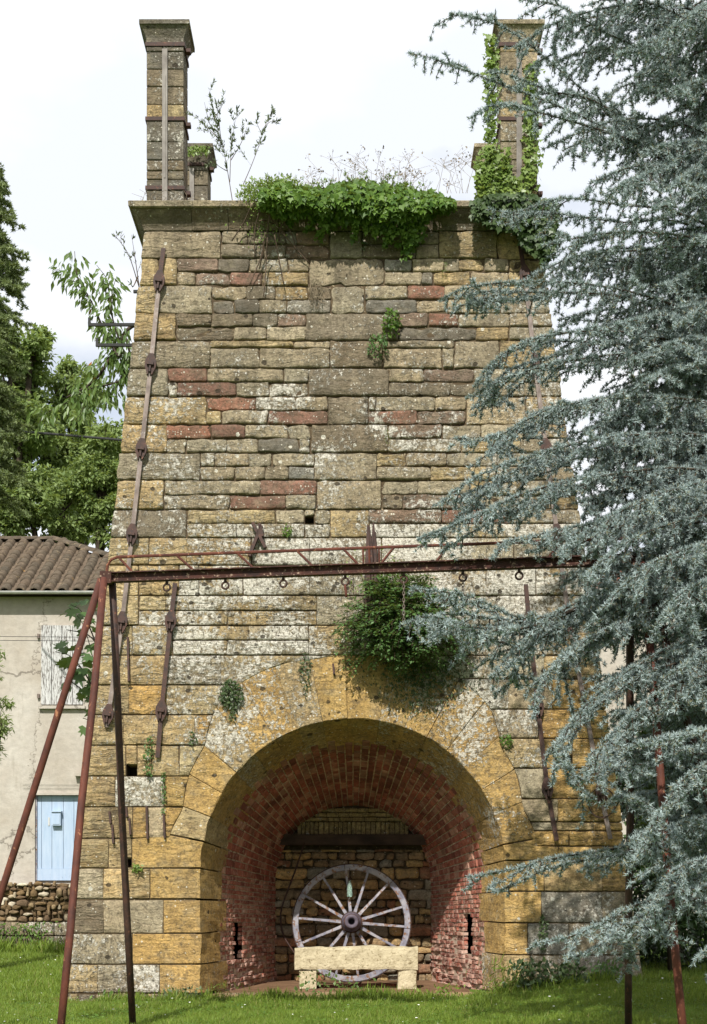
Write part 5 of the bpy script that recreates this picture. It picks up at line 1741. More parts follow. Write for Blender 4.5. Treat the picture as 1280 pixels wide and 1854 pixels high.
# --- broadleaf trees
def leafy(name, label, base, trunk_h, tr, blobs, nleaf, lsz, mat, group=None, tmpl=LEAF, cat='tree', sub=22, droop=.3):
    t = empty(name, base); tag(t, label, cat, group)
    b = Vector(base)
    c0 = sum((Vector(c) for c, r in blobs), Vector())/len(blobs)
    top = Vector((b.x + (c0.x-b.x)*.3, b.y + (c0.y-b.y)*.3, b.z + trunk_h))
    mb = MB(); mb.tube(spline([b - Vector((0, 0, .2)), b + (top-b)*.5 + rvec(.08), top], .6), [tr*1.25, tr*1.0, tr*.8] if False else tr, 8)
    mb.build('trunk', M['bark'], t, True)
    P, D = [], []
    p0, p1, r0, r1 = [], [], [], []
    vols = [r**2 for c, r in blobs]; tv = sum(vols)
    for (c, r), v in zip(blobs, vols):
        c = Vector(c)
        pl = spline([top, top.lerp(c, .5) + rvec(.15), c], .5)
        for a_, b_ in zip(pl, pl[1:]): p0.append(a_[:]); p1.append(b_[:]); r0.append(tr*.45); r1.append(tr*.4)
        nl = int(nleaf*v/tv)
        for s in range(sub):
            d = rvec(); d.normalize()
            sc = c + d*r*random.uniform(.45, 1.0)
            p0.append(c[:]); p1.append(sc[:]); r0.append(tr*.2); r1.append(tr*.07)
            sr = r*random.uniform(.22, .42)
            k = nl//sub
            q = rng.normal(0, 1, (k, 3)); q /= np.linalg.norm(q, axis=1, keepdims=True); q *= (rng.random((k, 1))**.45)*sr
            P.append(np.array(sc)[None] + q*np.array([1.15, 1.15, .8])); D.append(q/sr*.7 + np.array([0, 0, -droop]) + rng.normal(0, .5, (k, 3)))
    P = np.concatenate(P); D = np.concatenate(D)
    N = np.tile(np.array([[0, -.35, .9]]), (len(P), 1)) + rng.normal(0, .55, (len(P), 3))
    seg_tubes('limbs', p0, p1, r0, r1, M['bark'], t)
    scatter('crown', tmpl, P, D, N, lsz*rng.uniform(.7, 1.3, len(P)), mat, t)
    return t
def blob(px, py, Y, rpx): return (at(px, py, Y), rpx/F*Y)
G = 'trees behind the farmhouse'
leafy('broadleaf_tree', 'pale green tree rising behind the dark spruce at the left edge', (-10.8, 44, 0), 8, .25, [blob(10, 700, 44, 70), blob(55, 650, 44, 45), blob(40, 760, 43, 60), blob(-20, 800, 44, 80), blob(72, 610, 44.5, 22), blob(20, 640, 44, 45)], 17000, .17, M['leaf_tree'], G)
leafy('broadleaf_tree', 'broad mid-green tree in the gap behind the farmhouse roof', (-8.6, 46, 0), 7, .3, [blob(110, 740, 46, 62), blob(150, 705, 46, 38), blob(125, 668, 46, 20), blob(160, 800, 45, 60), blob(80, 830, 45, 66), blob(200, 860, 45, 60), blob(130, 900, 44, 70)], 24000, .16, M['leaf_tree'], G)
leafy('broadleaf_tree', 'darker leafy tree low between the farmhouse roof and the tower', (-7.2, 41, 0), 6, .2, [blob(190, 800, 41, 38), blob(180, 890, 41, 60), blob(110, 930, 41, 60), blob(50, 900, 41, 66), blob(0, 920, 41, 60), blob(215, 950, 41, 50)], 22000, .14, M['leaf_tree'], G)

# --- cherry growing out beside the flank
def cherry():
    t = empty('cherry_tree', (-3.4, 27.6, 0)); tag(t, 'cherry tree with long hanging leaves leaning out from behind the left flank of the tower', 'tree')
    YC = 27.2; ALL = []
    sp = Spray()
    br = [([(262, 580), (230, 598), (205, 640), (170, 690), (120, 720)], .05), ([(250, 620), (215, 645), (190, 600), (165, 545), (140, 500), (135, 455)], .03), ([(215, 620), (200, 560), (195, 510), (175, 480)], .02),
          ([(165, 545), (135, 510), (105, 488), (92, 497)], .014), ([(190, 560), (205, 520), (212, 500)], .014), ([(230, 600), (235, 640), (232, 690)], .02), ([(205, 640), (180, 660), (155, 662)], .016),
          ([(260, 660), (215, 690), (160, 705), (110, 735)], .03), ([(165, 560), (185, 590), (200, 620)], .014), ([(215, 620), (225, 660), (205, 720)], .02), ([(110, 735), (80, 750), (70, 770)], .014), ([(160, 705), (150, 740), (130, 770)], .014),
          ([(240, 650), (245, 690), (235, 730)], .02), ([(190, 690), (200, 715), (190, 735)], .014)]
    P, D = [], []
    for pts, r in br:
        q = [at(x, y, YC + random.uniform(-.25, .25)) for x, y in pts]
        q[0] = min(ALL, key=lambda v: (v-q[0]).length).copy() if ALL else at(262, 580, YC)
        pl = spline(q, .08); ALL += pl
        for i, (a, b) in enumerate(zip(pl, pl[1:])):
            f = i/len(pl)
            sp.twig(a, b, r*(1-.8*f), r*(1-.8*(i+1)/len(pl)))
            if f > .12:
                tt = (b-a).normalized()
                for _ in range(7 if r < .025 else 5):
                    o = rvec().normalized()*random.uniform(.02, .28)
                    P.append(a + o); D.append(o.normalized()*.5 + tt*.3 + Vector((0, 0, -1.0)))
    mb = MB(); mb.tube(spline([(-3.45, 27.6, -.2), (-3.4, 27.5, 6), at(265, 640, YC), at(262, 580, YC)], .6), .09, 8); mb.build('trunk', M['bark'], t, True)
    seg_tubes('branches', sp.p0, sp.p1, sp.r0, sp.r1, M['bark'], t)
    n = len(P)
    scatter('leaves', LANCE if False else (np.array([(0,0,0),(.17,.4,.03),(0,1,-.12),(-.17,.4,.03)]), LEAF[1]), np.array(P), np.array(D) + rng.normal(0, .25, (n, 3)), rng.normal(0, .6, (n, 3)) + np.array([0, -1, .3]), rng.uniform(.13, .22, n), M['leaf_cherry'], t)
cherry()
# thin twiggy plant on the flank
def shoots(name, label, stems, leaf, nper, size, mat, tmpl=LANCE, cat='plant', r=.012, group=None, side=.16, twigs=True, up=.5):
    t = empty(name, stems[0][0]); tag(t, label, cat, group)
    sp = Spray(); P, D = [], []
    for pts in stems:
        pl = spline(pts, .06)
        n = len(pl)
        for i, (a, b) in enumerate(zip(pl, pl[1:])):
            f = i/n
            sp.twig(a, b, r*(1-.85*f), r*(1-.85*(i+1)/n))
            tt = (b-a).normalized()
            if twigs and f > .18 and random.random() < .42:
                d = (tt*.8 + rvec(.55)).normalized(); ln = side*random.uniform(.5, 1.5)*(1.1-.6*f)
                q = a + d*ln
                sp.twig(a, q, r*.3, r*.12)
                for _ in range(nper*2):
                    g = random.uniform(.25, 1.05); P.append(a + d*ln*g); D.append(d*.7 + rvec(.5) + Vector((0, 0, up)))
            if f > .35:
                for _ in range(nper if random.random() < .6 else 0): P.append(a + rvec(.01)); D.append(tt*.6 + rvec(.5) + Vector((0, 0, up*.6)))
    seg_tubes('stems', sp.p0, sp.p1, sp.r0, sp.r1, leaf, t)
    n = len(P)
    if n: scatter('leaves', tmpl, np.array([p[:] for p in P]), np.array([d[:] for d in D]), rng.normal(0, .7, (n, 3)) + np.array([0, -.8, .5]), size*rng.uniform(.7, 1.25, n), mat, t)
    return t
yT = YT + .25
shoots('flank_shrub', 'small sparse grey-leaved shrub clinging under the cornice on the left flank', [[at(252, 520, 22.6), at(245, 470, 22.5), at(238, 425, 22.4)], [at(252, 520, 22.6), at(232, 460, 22.4), at(205, 422, 22.3)], [at(250, 500, 22.6), at(240, 520, 22.5), at(236, 505, 22.4)]], M['twig'], 2, .075, M['willow'], side=.12)
shoots('willow_sapling', 'tall thin willow sapling rooted on the cornice beside the left chimneys', [
    [at(421, 365, yT), at(412, 310, yT), at(402, 260, yT), at(388, 215, yT), at(378, 160, yT)], [at(402, 260, yT), at(385, 240, yT), at(368, 225, yT), at(352, 208, yT)], [at(405, 275, yT), at(398, 235, yT), at(396, 180, yT)],
    [at(416, 330, yT), at(418, 280, yT), at(422, 240, yT), at(430, 200, yT)], [at(418, 290, yT), at(436, 260, yT), at(447, 230, yT)], [at(388, 215, yT), at(400, 195, yT), at(408, 178, yT)], [at(395, 240, yT), at(380, 225, yT), at(370, 185, yT)], [at(412, 310, yT), at(395, 300, yT), at(384, 285, yT)]], M['twig'], 9, .062, M['willow'], r=.007, side=.26)
shoots('willow_sapling', 'second willow sapling leaning right above the left end of the ivy', [
    [at(440, 335, yT), at(455, 300, yT), at(470, 260, yT), at(481, 225, yT), at(500, 200, yT)], [at(475, 245, yT), at(468, 230, yT), at(462, 215, yT)], [at(480, 228, yT), at(490, 220, yT), at(497, 222, yT)]], M['twig'], 8, .062, M['willow'], r=.006, side=.24)
# ivy and growth along the cornice
def ivy_patch(name, label, samples, sz, mat, tmpl=IVY, cat='ivy', out=(0, -1, .25), droop=.8, stems=None, group=None):
    """samples: list of points; leaves face outward and hang"""
    P = np.array([p[:] for p in samples]); n = len(P)
    t = empty(name, tuple(P.mean(0))); tag(t, label, cat, group)
    D = rng.normal(0, .55, (n, 3)) + np.array([0, -.25, -droop])
    N = rng.normal(0, .40, (n, 3)) + np.array(out)
    scatter('leaves', tmpl, P, D, N, sz*rng.uniform(.6, 1.25, n), mat, t)
    if stems:
        for pts, r in stems:
            mb = MB(); mb.tube(spline(pts, .07), r, 5); mb.build('stem', M['twig'], t, True)
    return t
def interp(tab, x):
    for (a, b), (c, d) in zip(tab, tab[1:]):
        if a <= x <= c: return b + (d-b)*(x-a)/(c-a)
    return tab[0][1] if x < tab[0][0] else tab[-1][1]
TOPL = [(440, 352), (480, 334), (520, 328), (560, 342), (600, 333), (650, 326), (700, 330), (750, 342), (800, 356), (822, 366)]
BOTL = [(440, 376), (480, 378), (505, 395), (560, 392), (590, 402), (640, 408), (680, 418), (720, 424), (760, 408), (790, 388), (822, 376)]
S_ = []
for _ in range(4600):
    px = random.uniform(496, 822) if random.random() < .93 else random.uniform(470, 520)
    a, b = interp(TOPL, px), interp(BOTL, px)
    f = random.random()
    lump = 9*mnoise.noise(Vector((px*.035, 3, 1))) + (9*mnoise.noise(Vector((px*.12, 7, 1))) if f < .2 or f > .75 else 0)
    py = a + (b-a)*f + lump
    bulge = math.sin(min(1, f*1.15)*PI)*.24 + .06*mnoise.noise(Vector((px*.05, py*.05, 0)))
    S_.append(at(px, py, YT - .24 + (.34 if f < .12 else 0)*(1-f/.12) - bulge - random.uniform(-.05, .10)))
ivy_patch('cornice_ivy', 'thick bright green ivy cushion spilling over the middle of the cornice', S_, .085, M['ivy'])
S_ = []
for _ in range(2600):
    px = random.triangular(425, 560, 480); a = interp([(425, 345), (450, 330), (480, 325), (520, 318), (560, 335)], px); b = interp([(425, 360), (470, 378), (520, 372), (560, 365)], px)
    S_.append(at(px + random.uniform(-5, 5), a + (b-a)*random.random()**.8 + random.gauss(0, 4), YT - .15 + random.uniform(-.18, .35)))
ivy_patch('leafy_bush', 'light yellow-green bush of tiny leaves at the left end of the cornice ivy', S_, .05, M['ivy_light'], LEAF, 'bush', (0, -.6, .7), -.1)
S_ = []
for _ in range(1500):
    px = random.uniform(855, 1010)
    a = interp([(855, 365), (900, 350), (960, 350), (1010, 365)], px); b = interp([(855, 392), (900, 412), (960, 432), (985, 480), (1010, 440)], px)
    py = a + (b-a)*random.random()
    S_.append(at(px, py, YT - .28 - random.uniform(-.1, .18)))
for _ in range(520):
    px = random.uniform(940, 1005); py = random.uniform(400, 480 - abs(px-985)); S_.append(at(px, py, YT - .12 - random.uniform(-.05, .3)))
ivy_patch('corner_ivy', 'dark ivy clump hanging over the right corner of the cornice under the cedar', S_, .085, M['ivy_dark'])
S_ = []
def CHF(px, py, off=0.0): return at(px, py, 21.22 - off)
for _ in range(2300):
    r = random.random()
    if r < .45: px = random.triangular(858, 950, 880); py = random.triangular(262, 362, 345)
    elif r < .6: px = random.uniform(868, 962); py = random.uniform(300, 362)
    elif r < .82: px = random.gauss(889, 6); py = random.uniform(60, 300)
    else: px = random.gauss(962, 7); py = random.uniform(110, 340)
    if 925 < px < 945 and py < 320: continue
    S_.append(CHF(px, py, random.uniform(.02, .14)))
ivy_patch('chimney_ivy', 'yellow-green ivy climbing the lower half of the right front chimney', S_, .072, M['ivy_light'])
S_ = [at(random.uniform(338, 378), random.uniform(262, 280), 24.75 - random.uniform(.12, .25)) for _ in range(170)]
ivy_patch('chimney_plant', 'small green plant growing under the cap of the left rear chimney', S_, .06, M['ivy_light'], LEAF, 'plant')
# hanging bare stems below the ivy
stems = []
for x0, y0, x1, y1 in ((470, 380, 462, 470), (478, 378, 520, 430), (490, 380, 470, 490), (500, 385, 540, 470), (520, 395, 505, 440), (455, 372, 420, 440), (560, 380, 590, 420), (510, 420, 560, 480), (480, 420, 452, 520), (484, 430, 478, 540), (497, 425, 515, 520), (470, 400, 500, 410)):
    stems.append(([at(x0, y0, YT-.30), at((x0+x1)/2 + random.uniform(-8, 8), (y0+y1)/2 - 6, YT-.16), PF(x1, y1, .05)], .009))
S_ = [PF(random.gauss(478, 20), random.uniform(385, 450), random.uniform(.03, .2)) for _ in range(170)]
ivy_patch('hanging_creeper', 'tangle of pale bare creeper stems hanging below the left end of the ivy', S_, .045, M['ivy_light'], LEAF, 'creeper', stems=stems)
wi = []
for _ in range(46):
    px = random.uniform(470, 810); y0 = interp(TOPL, px) + 10
    h = random.uniform(12, 34)
    wi.append([at(px, y0, YT - .1), at(px + random.gauss(0, 5), y0 - h*.6, YT - .12), at(px + random.gauss(0, 10), y0 - h, YT - .15)])
shoots('cornice_weeds', 'thin leafy shoots standing up out of the cornice ivy', wi, M['twig'], 3, .05, M['ivy_light'], r=.004, side=.05)
for nm_, lab_, xs_ in (('ivy_trail', 'longest thin ivy trail hanging from the right part of the cornice cushion', [(735, 415, 60), (745, 420, 40), (725, 420, 30), (700, 420, 34), (760, 408, 36)]), ('ivy_trail', 'short ivy trails hanging from the left part of the cornice cushion', [(520, 392, 26), (560, 394, 30), (600, 402, 24), (640, 410, 34), (580, 398, 44)])):
    S_ = []
    for x_, y_, l_ in xs_:
        for _ in range(int(l_*1.3)):
            f = random.random(); S_.append(at(x_ + random.gauss(0, 4) + 5*math.sin(f*4), y_ - 6 + l_*f, YT - .10 - .22*(1-f) - random.uniform(0, .05)))
    ivy_patch(nm_, lab_, S_, .065, M['ivy'])
# dry stalks on the top edge
def stalks(name, label, xs, y0, ytop, Yr, nst, mat, heads=True, cat='weeds'):
    P0, P1, R0_, R1_ = [], [], [], []; H = []
    for _ in range(nst):
        px = random.uniform(*xs); Y = random.uniform(*Yr); h = random.uniform(*ytop)
        a = at(px, y0, Y); b = at(px + random.gauss(0, 9), y0 - h*.6, Y); c = at(px + random.gauss(0, 16), y0 - h, Y + random.gauss(0, .1))
        for p, q, r in ((a, b, .0035), (b, c, .0028)): P0.append(p[:]); P1.append(q[:]); R0_.append(r); R1_.append(r*.8)
        if heads:
            for k in range(random.randint(2, 6)):
                e = b.lerp(c, random.uniform(.2, 1)); f = e + Vector((random.gauss(0, .09), random.gauss(0, .05), random.uniform(.02, .12)))
                P0.append(e[:]); P1.append(f[:]); R0_.append(.002); R1_.append(.0015); H.append(f[:]); H.append((f + rvec(.02))[:])
    t = empty(name, P0[0]); tag(t, label, cat, kind='stuff')
    o = seg_tubes('stalk', P0, P1, R0_, R1_, mat, t, 3); o['kind'] = 'stuff'
    if H:
        n = len(H); o = scatter('seed_head', LEAF, np.array(H), rng.normal(size=(n, 3)), rng.normal(size=(n, 3)), .035*rng.uniform(.6, 1.4, n), M['dry'], t); o['kind'] = 'stuff'
stalks('dry_weeds', 'sparse dry weeds with tiny seed heads standing along the top of the tower', (560, 850), 350, (15, 75), (YT-.05, YT+.5), 52, M['dry'])
stalks('dry_weeds', 'short dry stalks growing at the foot of the left front chimney', (255, 345), 368, (8, 30), (YT-.1, YT+.12), 22, M['dry'], False)
# small wall plants
def wall_plant(px, py, rx, ry, n, sz, mat, name, label, out=.25, tmpl=LEAF, cat='plant', droop=.2, shape=None, group=None):
    S_ = []
    for _ in range(n):
        a = random.uniform(0, 2*PI); r = random.random()**.5
        x = px + math.cos(a)*r*rx; y = py + math.sin(a)*r*ry
        S_.append(PF(x, y, .02 + out*random.random()*(1-r*r*.8)))
    return ivy_patch(name, label, S_, sz, mat, tmpl, cat, (0, -.8, .5), droop, group=group)
wall_plant(709, 588, 15, 26, 150, .075, M['ivy'], 'wall_plant', 'upper leafy plant rooted in a joint near the top centre of the wall', .2)
wall_plant(684, 630, 19, 22, 190, .05, M['fern'], 'wall_plant', 'lower small-leaved tuft just below the leafy plant on the upper wall', .25)
wall_plant(740, 440, 17, 14, 70, .09, M['ivy'], 'wall_plant', 'bright green leafy tuft hanging just under the cornice ivy', .2)
wall_plant(658, 445, 8, 8, 22, .05, M['ivy_dark'], 'wall_plant', 'tiny dark tuft left of the bright tuft under the cornice', .1)
wall_plant(419, 1258, 21, 26, 420, .05, M['ivy_dark'], 'ivy_tuft', 'rounded dark ivy tuft on the wall left of the arch crown', .16)
wall_plant(421, 1292, 8, 14, 40, .045, M['ivy_dark'], 'ivy_tuft', 'thin trailing end of ivy just below the rounded tuft', .06)
wall_plant(916, 1342, 11, 13, 80, .05, M['ivy'], 'wall_plant', 'small green tuft on the white lichen right of the arch', .14)
wall_plant(249, 1573, 10, 9, 70, .05, M['ivy_light'], 'wall_plant', 'little round bright plant low on the left pier', .14)
wall_plant(270, 1372, 9, 40, 110, .05, M['fern'], 'wall_plant', 'upright ferny plant in the joint beside the lower end of the iron strap', .14)
wall_plant(296, 1435, 5, 40, 70, .045, M['fern'], 'wall_plant', 'thin line of moss and ferns down the joint beside the white stone', .07)
wall_plant(349, 1338, 7, 14, 40, .045, M['ivy_dark'], 'wall_plant', 'little dark fern at the left shoulder of the arch', .08)
wall_plant(553, 1220, 10, 42, 120, .045, M['ivy_dark'], 'wall_plant', 'dark dead-looking creeper trailing above the left of the keystone', .07)
wall_plant(805, 495, 6, 20, 45, .06, M['ivy_light'], 'wall_plant', 'thin grass tuft hanging high on the right of the wall', .06, BLADE)
wall_plant(702, 792, 6, 14, 45, .05, M['ivy_light'], 'wall_plant', 'yellowish grass tuft in a joint at mid height of the wall', .07, BLADE)
wall_plant(597, 755, 7, 16, 50, .06, M['dry'], 'wall_plant', 'dry straw-coloured tuft on the dark middle stones', .08, BLADE)
wall_plant(571, 530, 14, 30, 160, .09, M['dry'], 'wall_plant', 'brown dried tuft hanging beside the big upper middle stone', .1, BLADE, droop=1.2)
wall_plant(415, 1105, 8, 10, 50, .06, M['dry'], 'wall_plant', 'little dry grass tuft under the beam on the left', .08, BLADE, droop=1.2)
wall_plant(520, 962, 9, 9, 40, .05, M['ivy'], 'wall_plant', 'small green sprig just above the rusty rail', .08)
wall_plant(982, 1690, 9, 34, 110, .06, M['ivy_dark'], 'wall_plant', 'dark creeper growing up the lower right pier', .08)
# the big shrub over the arch
def wall_shrub():
    t = empty('wall_shrub', PF(735, 1150)); tag(t, 'dense dark green shrub growing out of the wall above the arch', 'shrub')
    sp = Spray(); P, D, N = [], [], []
    for k in range(520):
        a = random.uniform(0, 2*PI); r = random.random()**.5 * (.62 + .75*(.5+.5*mnoise.noise(Vector((math.cos(a)*2.3, math.sin(a)*2.3, 4)))) + (.25 if random.random() < .12 else 0))
        ex, ey = 732 + math.cos(a)*r*106, 1140 + math.sin(a)*r*(92 if math.sin(a) < 0 else 68)
        if ey < 1080 and abs(ex-715) > 70: continue
        o = .22 + .62*math.sqrt(max(0, 1-min(r, 1)**2))*random.uniform(.5, 1)
        root = PF(735 + random.uniform(-45, 45), 1190 + random.uniform(-70, 15), .05); tip = PF(ex, ey, o)
        mid = root.lerp(tip, .55) + Vector((0, -.05, .12))
        pl = spline([root, mid, tip, tip + (tip-root).normalized()*.12 + Vector((0, -.05, -.10))], .05)
        n = len(pl)
        for i, (a_, b_) in enumerate(zip(pl, pl[1:])):
            sp.twig(a_, b_, .008*(1-.8*i/n), .008*(1-.8*(i+1)/n))
            if i/n > .45:
                tt = (b_-a_).normalized(); s = tt.cross(Vector((0, 0, 1))).normalized()
                for q in (-1, 1):
                    for w in range(2):
                        ln = .10*(1.05-i/n)+.02
                        P.append(a_ + s*q*ln*random.uniform(.05, 1) + tt*random.uniform(0, .05)); D.append(s*q*.8 + tt*.7 + rvec(.25)); N.append(Vector((0, -.25, 1)) + rvec(.3))
    seg_tubes('stems', sp.p0, sp.p1, sp.r0, sp.r1, M['twig'], t)
    n = len(P); print('shrub leaves', n)
    scatter('leaves', LEAF, np.array([p[:] for p in P]), np.array([d[:] for d in D]), np.array([d[:] for d in N]), .050*rng.uniform(.6, 1.4, n), M['fern'], t)
wall_shrub()
S_ = []
for _ in range(1500):
    px = random.gauss(762, 42); py = 1195 + abs(random.gauss(0, 42))
    if py < 1318 - abs(px-765)*.7: S_.append(PF(px, py, random.uniform(.01, .07)))
ivy_patch('hanging_growth', 'dark brownish growth hanging on the wall just under the green shrub', S_, .04, M['ivy_dark'], LEAF, 'creeper')
S_ = [PF(random.gauss(690, 30), random.gauss(1050, 25), random.uniform(.02, .12)) for _ in range(260)]
ivy_patch('climbing_sprigs', 'loose green sprigs round the foot of the splintered stump', S_, .045, M['ivy_light'], LEAF, 'creeper')

# --- fig between the house and the tower
def fig():
    t = empty('fig_tree', (-5.1, 30.3, 0)); tag(t, 'fig tree with big lobed leaves squeezed between the house and the tower', 'tree')
    sp = Spray(); P, D = [], []
    Yf = 30.2
    for pts in ([(205, 1420), (190, 1300), (170, 1200), (150, 1130), (125, 1100)], [(190, 1300), (160, 1230), (130, 1190), (100, 1180)], [(180, 1250), (180, 1150), (170, 1090)], [(190, 1290), (150, 1250), (115, 1225)], [(195, 1330), (165, 1240), (140, 1205), (110, 1215)], [(180, 1180), (150, 1110), (128, 1095)], [(198, 1350), (170, 1310), (150, 1300)], [(195, 1330), (170, 1260), (150, 1245)], [(185, 1180), (160, 1150), (120, 1140)]):
        pl = spline([at(x, y, Yf + random.uniform(-.3, .3)) for x, y in pts], .1)
        n = len(pl)
        for i, (a, b) in enumerate(zip(pl, pl[1:])):
            sp.twig(a, b, .02*(1-.7*i/n), .02*(1-.7*(i+1)/n))
            if i/n > .35 and random.random() < .8:
                o = rvec().normalized()*random.uniform(.05, .22); P.append(a+o); D.append(o.normalized()*.8 + Vector((-.3, -.1, -.35)))
    mb = MB(); mb.tube([(-5.0, 30.3, -.1), at(205, 1420, Yf), at(192, 1310, Yf)], [.06, .05, .03], 8); mb.build('trunk', M['bark'], t, True)
    seg_tubes('branches', sp.p0, sp.p1, sp.r0, sp.r1, M['bark'], t)
    n = len(P)
    scatter('leaves', FIG, np.array([p[:] for p in P]), np.array([d[:] for d in D]), rng.normal(0, .5, (n, 3)) + np.array([0, -.6, .9]), rng.uniform(.22, .36, n), M['leaf_fig'], t)
fig()
leafy('bamboo_shrub', 'leafy green shrub poking in at the left edge in front of the house wall', (-7.3, 28.5, 0), 3.0, .05, [blob(-22, 1290, 28.5, 42), blob(-22, 1220, 28.5, 28), blob(-18, 1330, 28.5, 38), blob(-30, 1180, 28.5, 30), blob(-30, 1380, 28.5, 34)], 3200, .10, M['leaf_tree'], tmpl=LANCE, cat='shrub', sub=14)

# --- dark trees and hedge behind the cedar on the right
G2 = 'dark shrubs behind the cedar'
for i, (x, y, lab) in enumerate(((5.3, 24.0, 'dark bushy laurel beside the right base of the tower'), (6.9, 25.0, 'second dark laurel further right behind the cedar branches'), (8.7, 24.5, 'rightmost dark laurel behind the hanging cedar branches'), (6.0, 28.5, 'dark laurel in the second row behind the right flank'))):
    bl = []
    for k in range(7):
        bl.append(((x + random.uniform(-.9, .9), y + random.uniform(-.6, .6), .55 + k*.55), random.uniform(.75, 1.05)))
    leafy('laurel_shrub', lab, (x, y, 0), 2.0, .07, bl, 9000, .12, M['hedge'], G2, cat='shrub', sub=16)
leafy('sapling_tree', 'bright leaved young tree seen between cedar branches and the right flank', (5.0, 22.6, .2), 2.2, .05, [((5.0, 22.6, 4.0), .5), ((4.7, 22.5, 3.4), .45), ((5.2, 22.6, 3.2), .5), ((5.0, 22.6, 2.4), .5)], 1800, .13, M['leaf_cherry'], cat='tree', sub=10)

# ------------------------------------------------------------------ lawn
def grass_area(n, xr_, yr_, h, keep=None, near=True):
    x = rng.uniform(*xr_, n); y = rng.uniform(*yr_, n)
    m = np.ones(n, bool)
    # nothing inside the tower or on the slabs
    base = (x > XLB - .02) & (x < XRB + .03) & (y > 19.97) & (y < 26.7)
    m &= ~base
    m &= ~((np.abs(x) < 2.0) & (y > 19.93))
    edge = 19.86 + .10*np.sin(x*5.1)*np.sin(x*2.3 + 1)
    m &= ~((x > XLB - .1) & (x < -1.9) & (y > edge) & (y < 20.1) & (rng.random(n) < .85))
    if keep is not None: m &= keep(x, y)
    x, y = x[m], y[m]
    z = np.array([hgt(a, b) for a, b in zip(x, y)]) - .02
    return np.stack([x, y, z], 1), h
parts = []
for n, xr_, yr_, h in ((150000, (-5.2, 5.4), (15.4, 20.15), .085), (62000, (-9.0, -4.0), (19.5, 33.4), .11), (20000, (4.0, 9), (19.5, 26), .10), (9000, (-4.6, 4.6), (19.55, 20.05), .17), (2600, (-9, -4.6), (32.2, 33.4), .30), (1500, (-2.1, 2.1), (19.75, 20.02), .20)):
    P, hh = grass_area(n, xr_, yr_, h)
    k = len(P)
    D = np.stack([rng.normal(0, .38, k), rng.normal(0, .38, k), np.ones(k)], 1)
    patch = np.array([max(.3, .8 + .6*mnoise.noise(Vector((p[0]*.9, p[1]*.9, 0))) + .5*mnoise.noise(Vector((p[0]*3.1, p[1]*3.1, 7)))) for p in P])
    V, T = scatter_arrays(BLADE, P, D, rng.normal(size=(k, 3)), hh*patch*rng.uniform(.5, 1.3, k))
    # widen the blades so they stay visible at a distance
    parts.append((V, T))
off = 0; VV, TT = [], []
for V, T in parts: VV.append(V); TT.append(T+off); off += len(V)
o = tri_mesh('grass', np.concatenate(VV), np.concatenate(TT), M['grass'])
tag(o, 'short mown green lawn grass in front of and beside the tower', 'grass', kind='stuff')
cl = []
for _ in range(420):
    cx_, cy_ = random.uniform(-5, 5.3), random.uniform(15.6, 19.8)
    for _ in range(random.randint(6, 34)):
        x, y = cx_ + random.gauss(0, .12), cy_ + random.gauss(0, .10)
        cl.append((x, y, hgt(x, y) + random.uniform(.01, .05)))
k = len(cl)
o = scatter('clover', LEAF, np.array(cl), rng.normal(0, 1, (k, 3))*np.array([1, 1, .15]), rng.normal(0, .3, (k, 3)) + np.array([0, -.2, 1]), rng.uniform(.02, .045, k), M['ivy'])
tag(o, 'low broad-leaved weeds and clover mixed into the lawn', 'clover', kind='stuff')
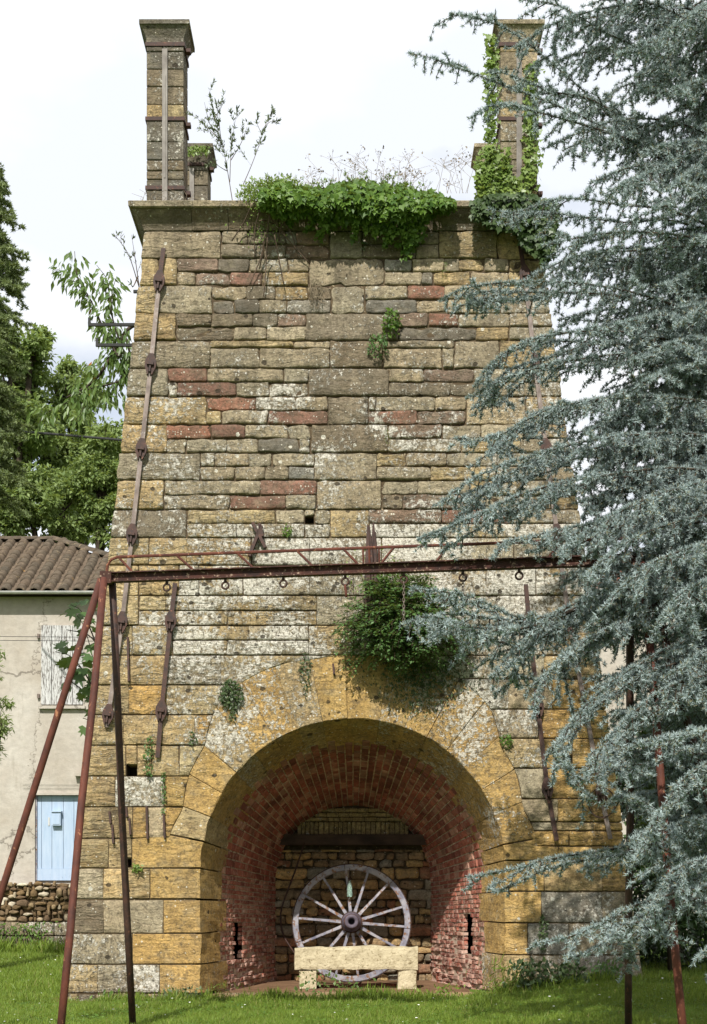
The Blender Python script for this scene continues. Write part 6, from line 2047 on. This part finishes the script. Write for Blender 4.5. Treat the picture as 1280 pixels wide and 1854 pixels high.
# daisies
P = []
for _ in range(170):
    if random.random() < .55: x, y = random.uniform(-8, -4.2), random.uniform(20, 31)
    else: x, y = random.uniform(-5, 5.2), random.uniform(15.8, 19.6)
    P.append((x, y, hgt(x, y) + random.uniform(.03, .07)))
HEX = (np.array([(math.cos(k*PI/3), math.sin(k*PI/3), 0) for k in range(6)] + [(0, 0, .25)]), np.array([(6, k, (k+1) % 6) for k in range(6)]))
n = len(P)
o = scatter('daisies', HEX, np.array(P), np.tile([[0, 1, .0]], (n, 1)) + rng.normal(0, .2, (n, 3)), np.tile([[0, -.35, 1.]], (n, 1)), rng.uniform(.009, .018, n), M['petal'])
tag(o, 'tiny white daisies scattered through the lawn', 'flowers', kind='stuff')
# weeds along the foot of the walls
def weed(x, y, n, h, sz, mat, label, name='weed_clump', tmpl=LEAF):
    S_ = [Vector((x + random.gauss(0, .16), y + random.gauss(0, .07), hgt(x, y) + h*random.random()**1.3)) for _ in range(n)]
    P = np.array([p[:] for p in S_]); k = len(P)
    t = empty(name, (x, y, 0)); tag(t, label, 'weeds')
    scatter('leaves', tmpl, P, rng.normal(0, .5, (k, 3)) + np.array([0, -.2, .5]), rng.normal(0, .4, (k, 3)) + np.array([0, -.7, .6]), sz*rng.uniform(.6, 1.3, k), mat, t)
for x, y, n, h, sz, mt, lab in ((-.53, 19.95, 90, .42, .07, 'leaf_cherry', 'upright green weed just in front of the left bench leg'), (-.05, 19.9, 60, .28, .07, 'leaf_cherry', 'small weed in front of the middle of the bench'),
        (2.45, 19.75, 300, .40, .085, 'ivy_dark', 'dark nettle-like clump left of the pair at the right pier'), (2.95, 19.7, 260, .30, .085, 'ivy_dark', 'dark low clump right beside the nettle clump at the right pier'), (3.5, 19.75, 160, .3, .08, 'fern', 'low clump near the right corner of the tower'),
        (-2.35, 19.85, 120, .16, .07, 'willow', 'grey-green weed at the left foot of the arch'), (-3.3, 19.85, 60, .12, .06, 'ivy', 'flat weed below the left pier'), (1.25, 19.85, 90, .2, .06, 'grass', 'grassy clump at the right end of the threshold')):
    weed(x, y, n, h, sz, M[mt], lab)
weed(2.05, 19.8, 160, .42, .16, M['grass'], 'tall grass tuft at the right foot of the arch', 'grass_tuft', BLADE)
weed(-1.8, 19.85, 120, .22, .1, M['grass'], 'short grass tuft on the left of the threshold', 'grass_tuft', BLADE)
S_ = [Vector((random.gauss(-7.6, .35), yw - random.uniform(.05, .2), random.uniform(.15, .75))) for _ in range(260)]
ivy_patch('wall_creeper', 'green creeper trailing over the base blocks of the low retaining wall', S_, .09, M['ivy'], LEAF, 'creeper')
print('done')
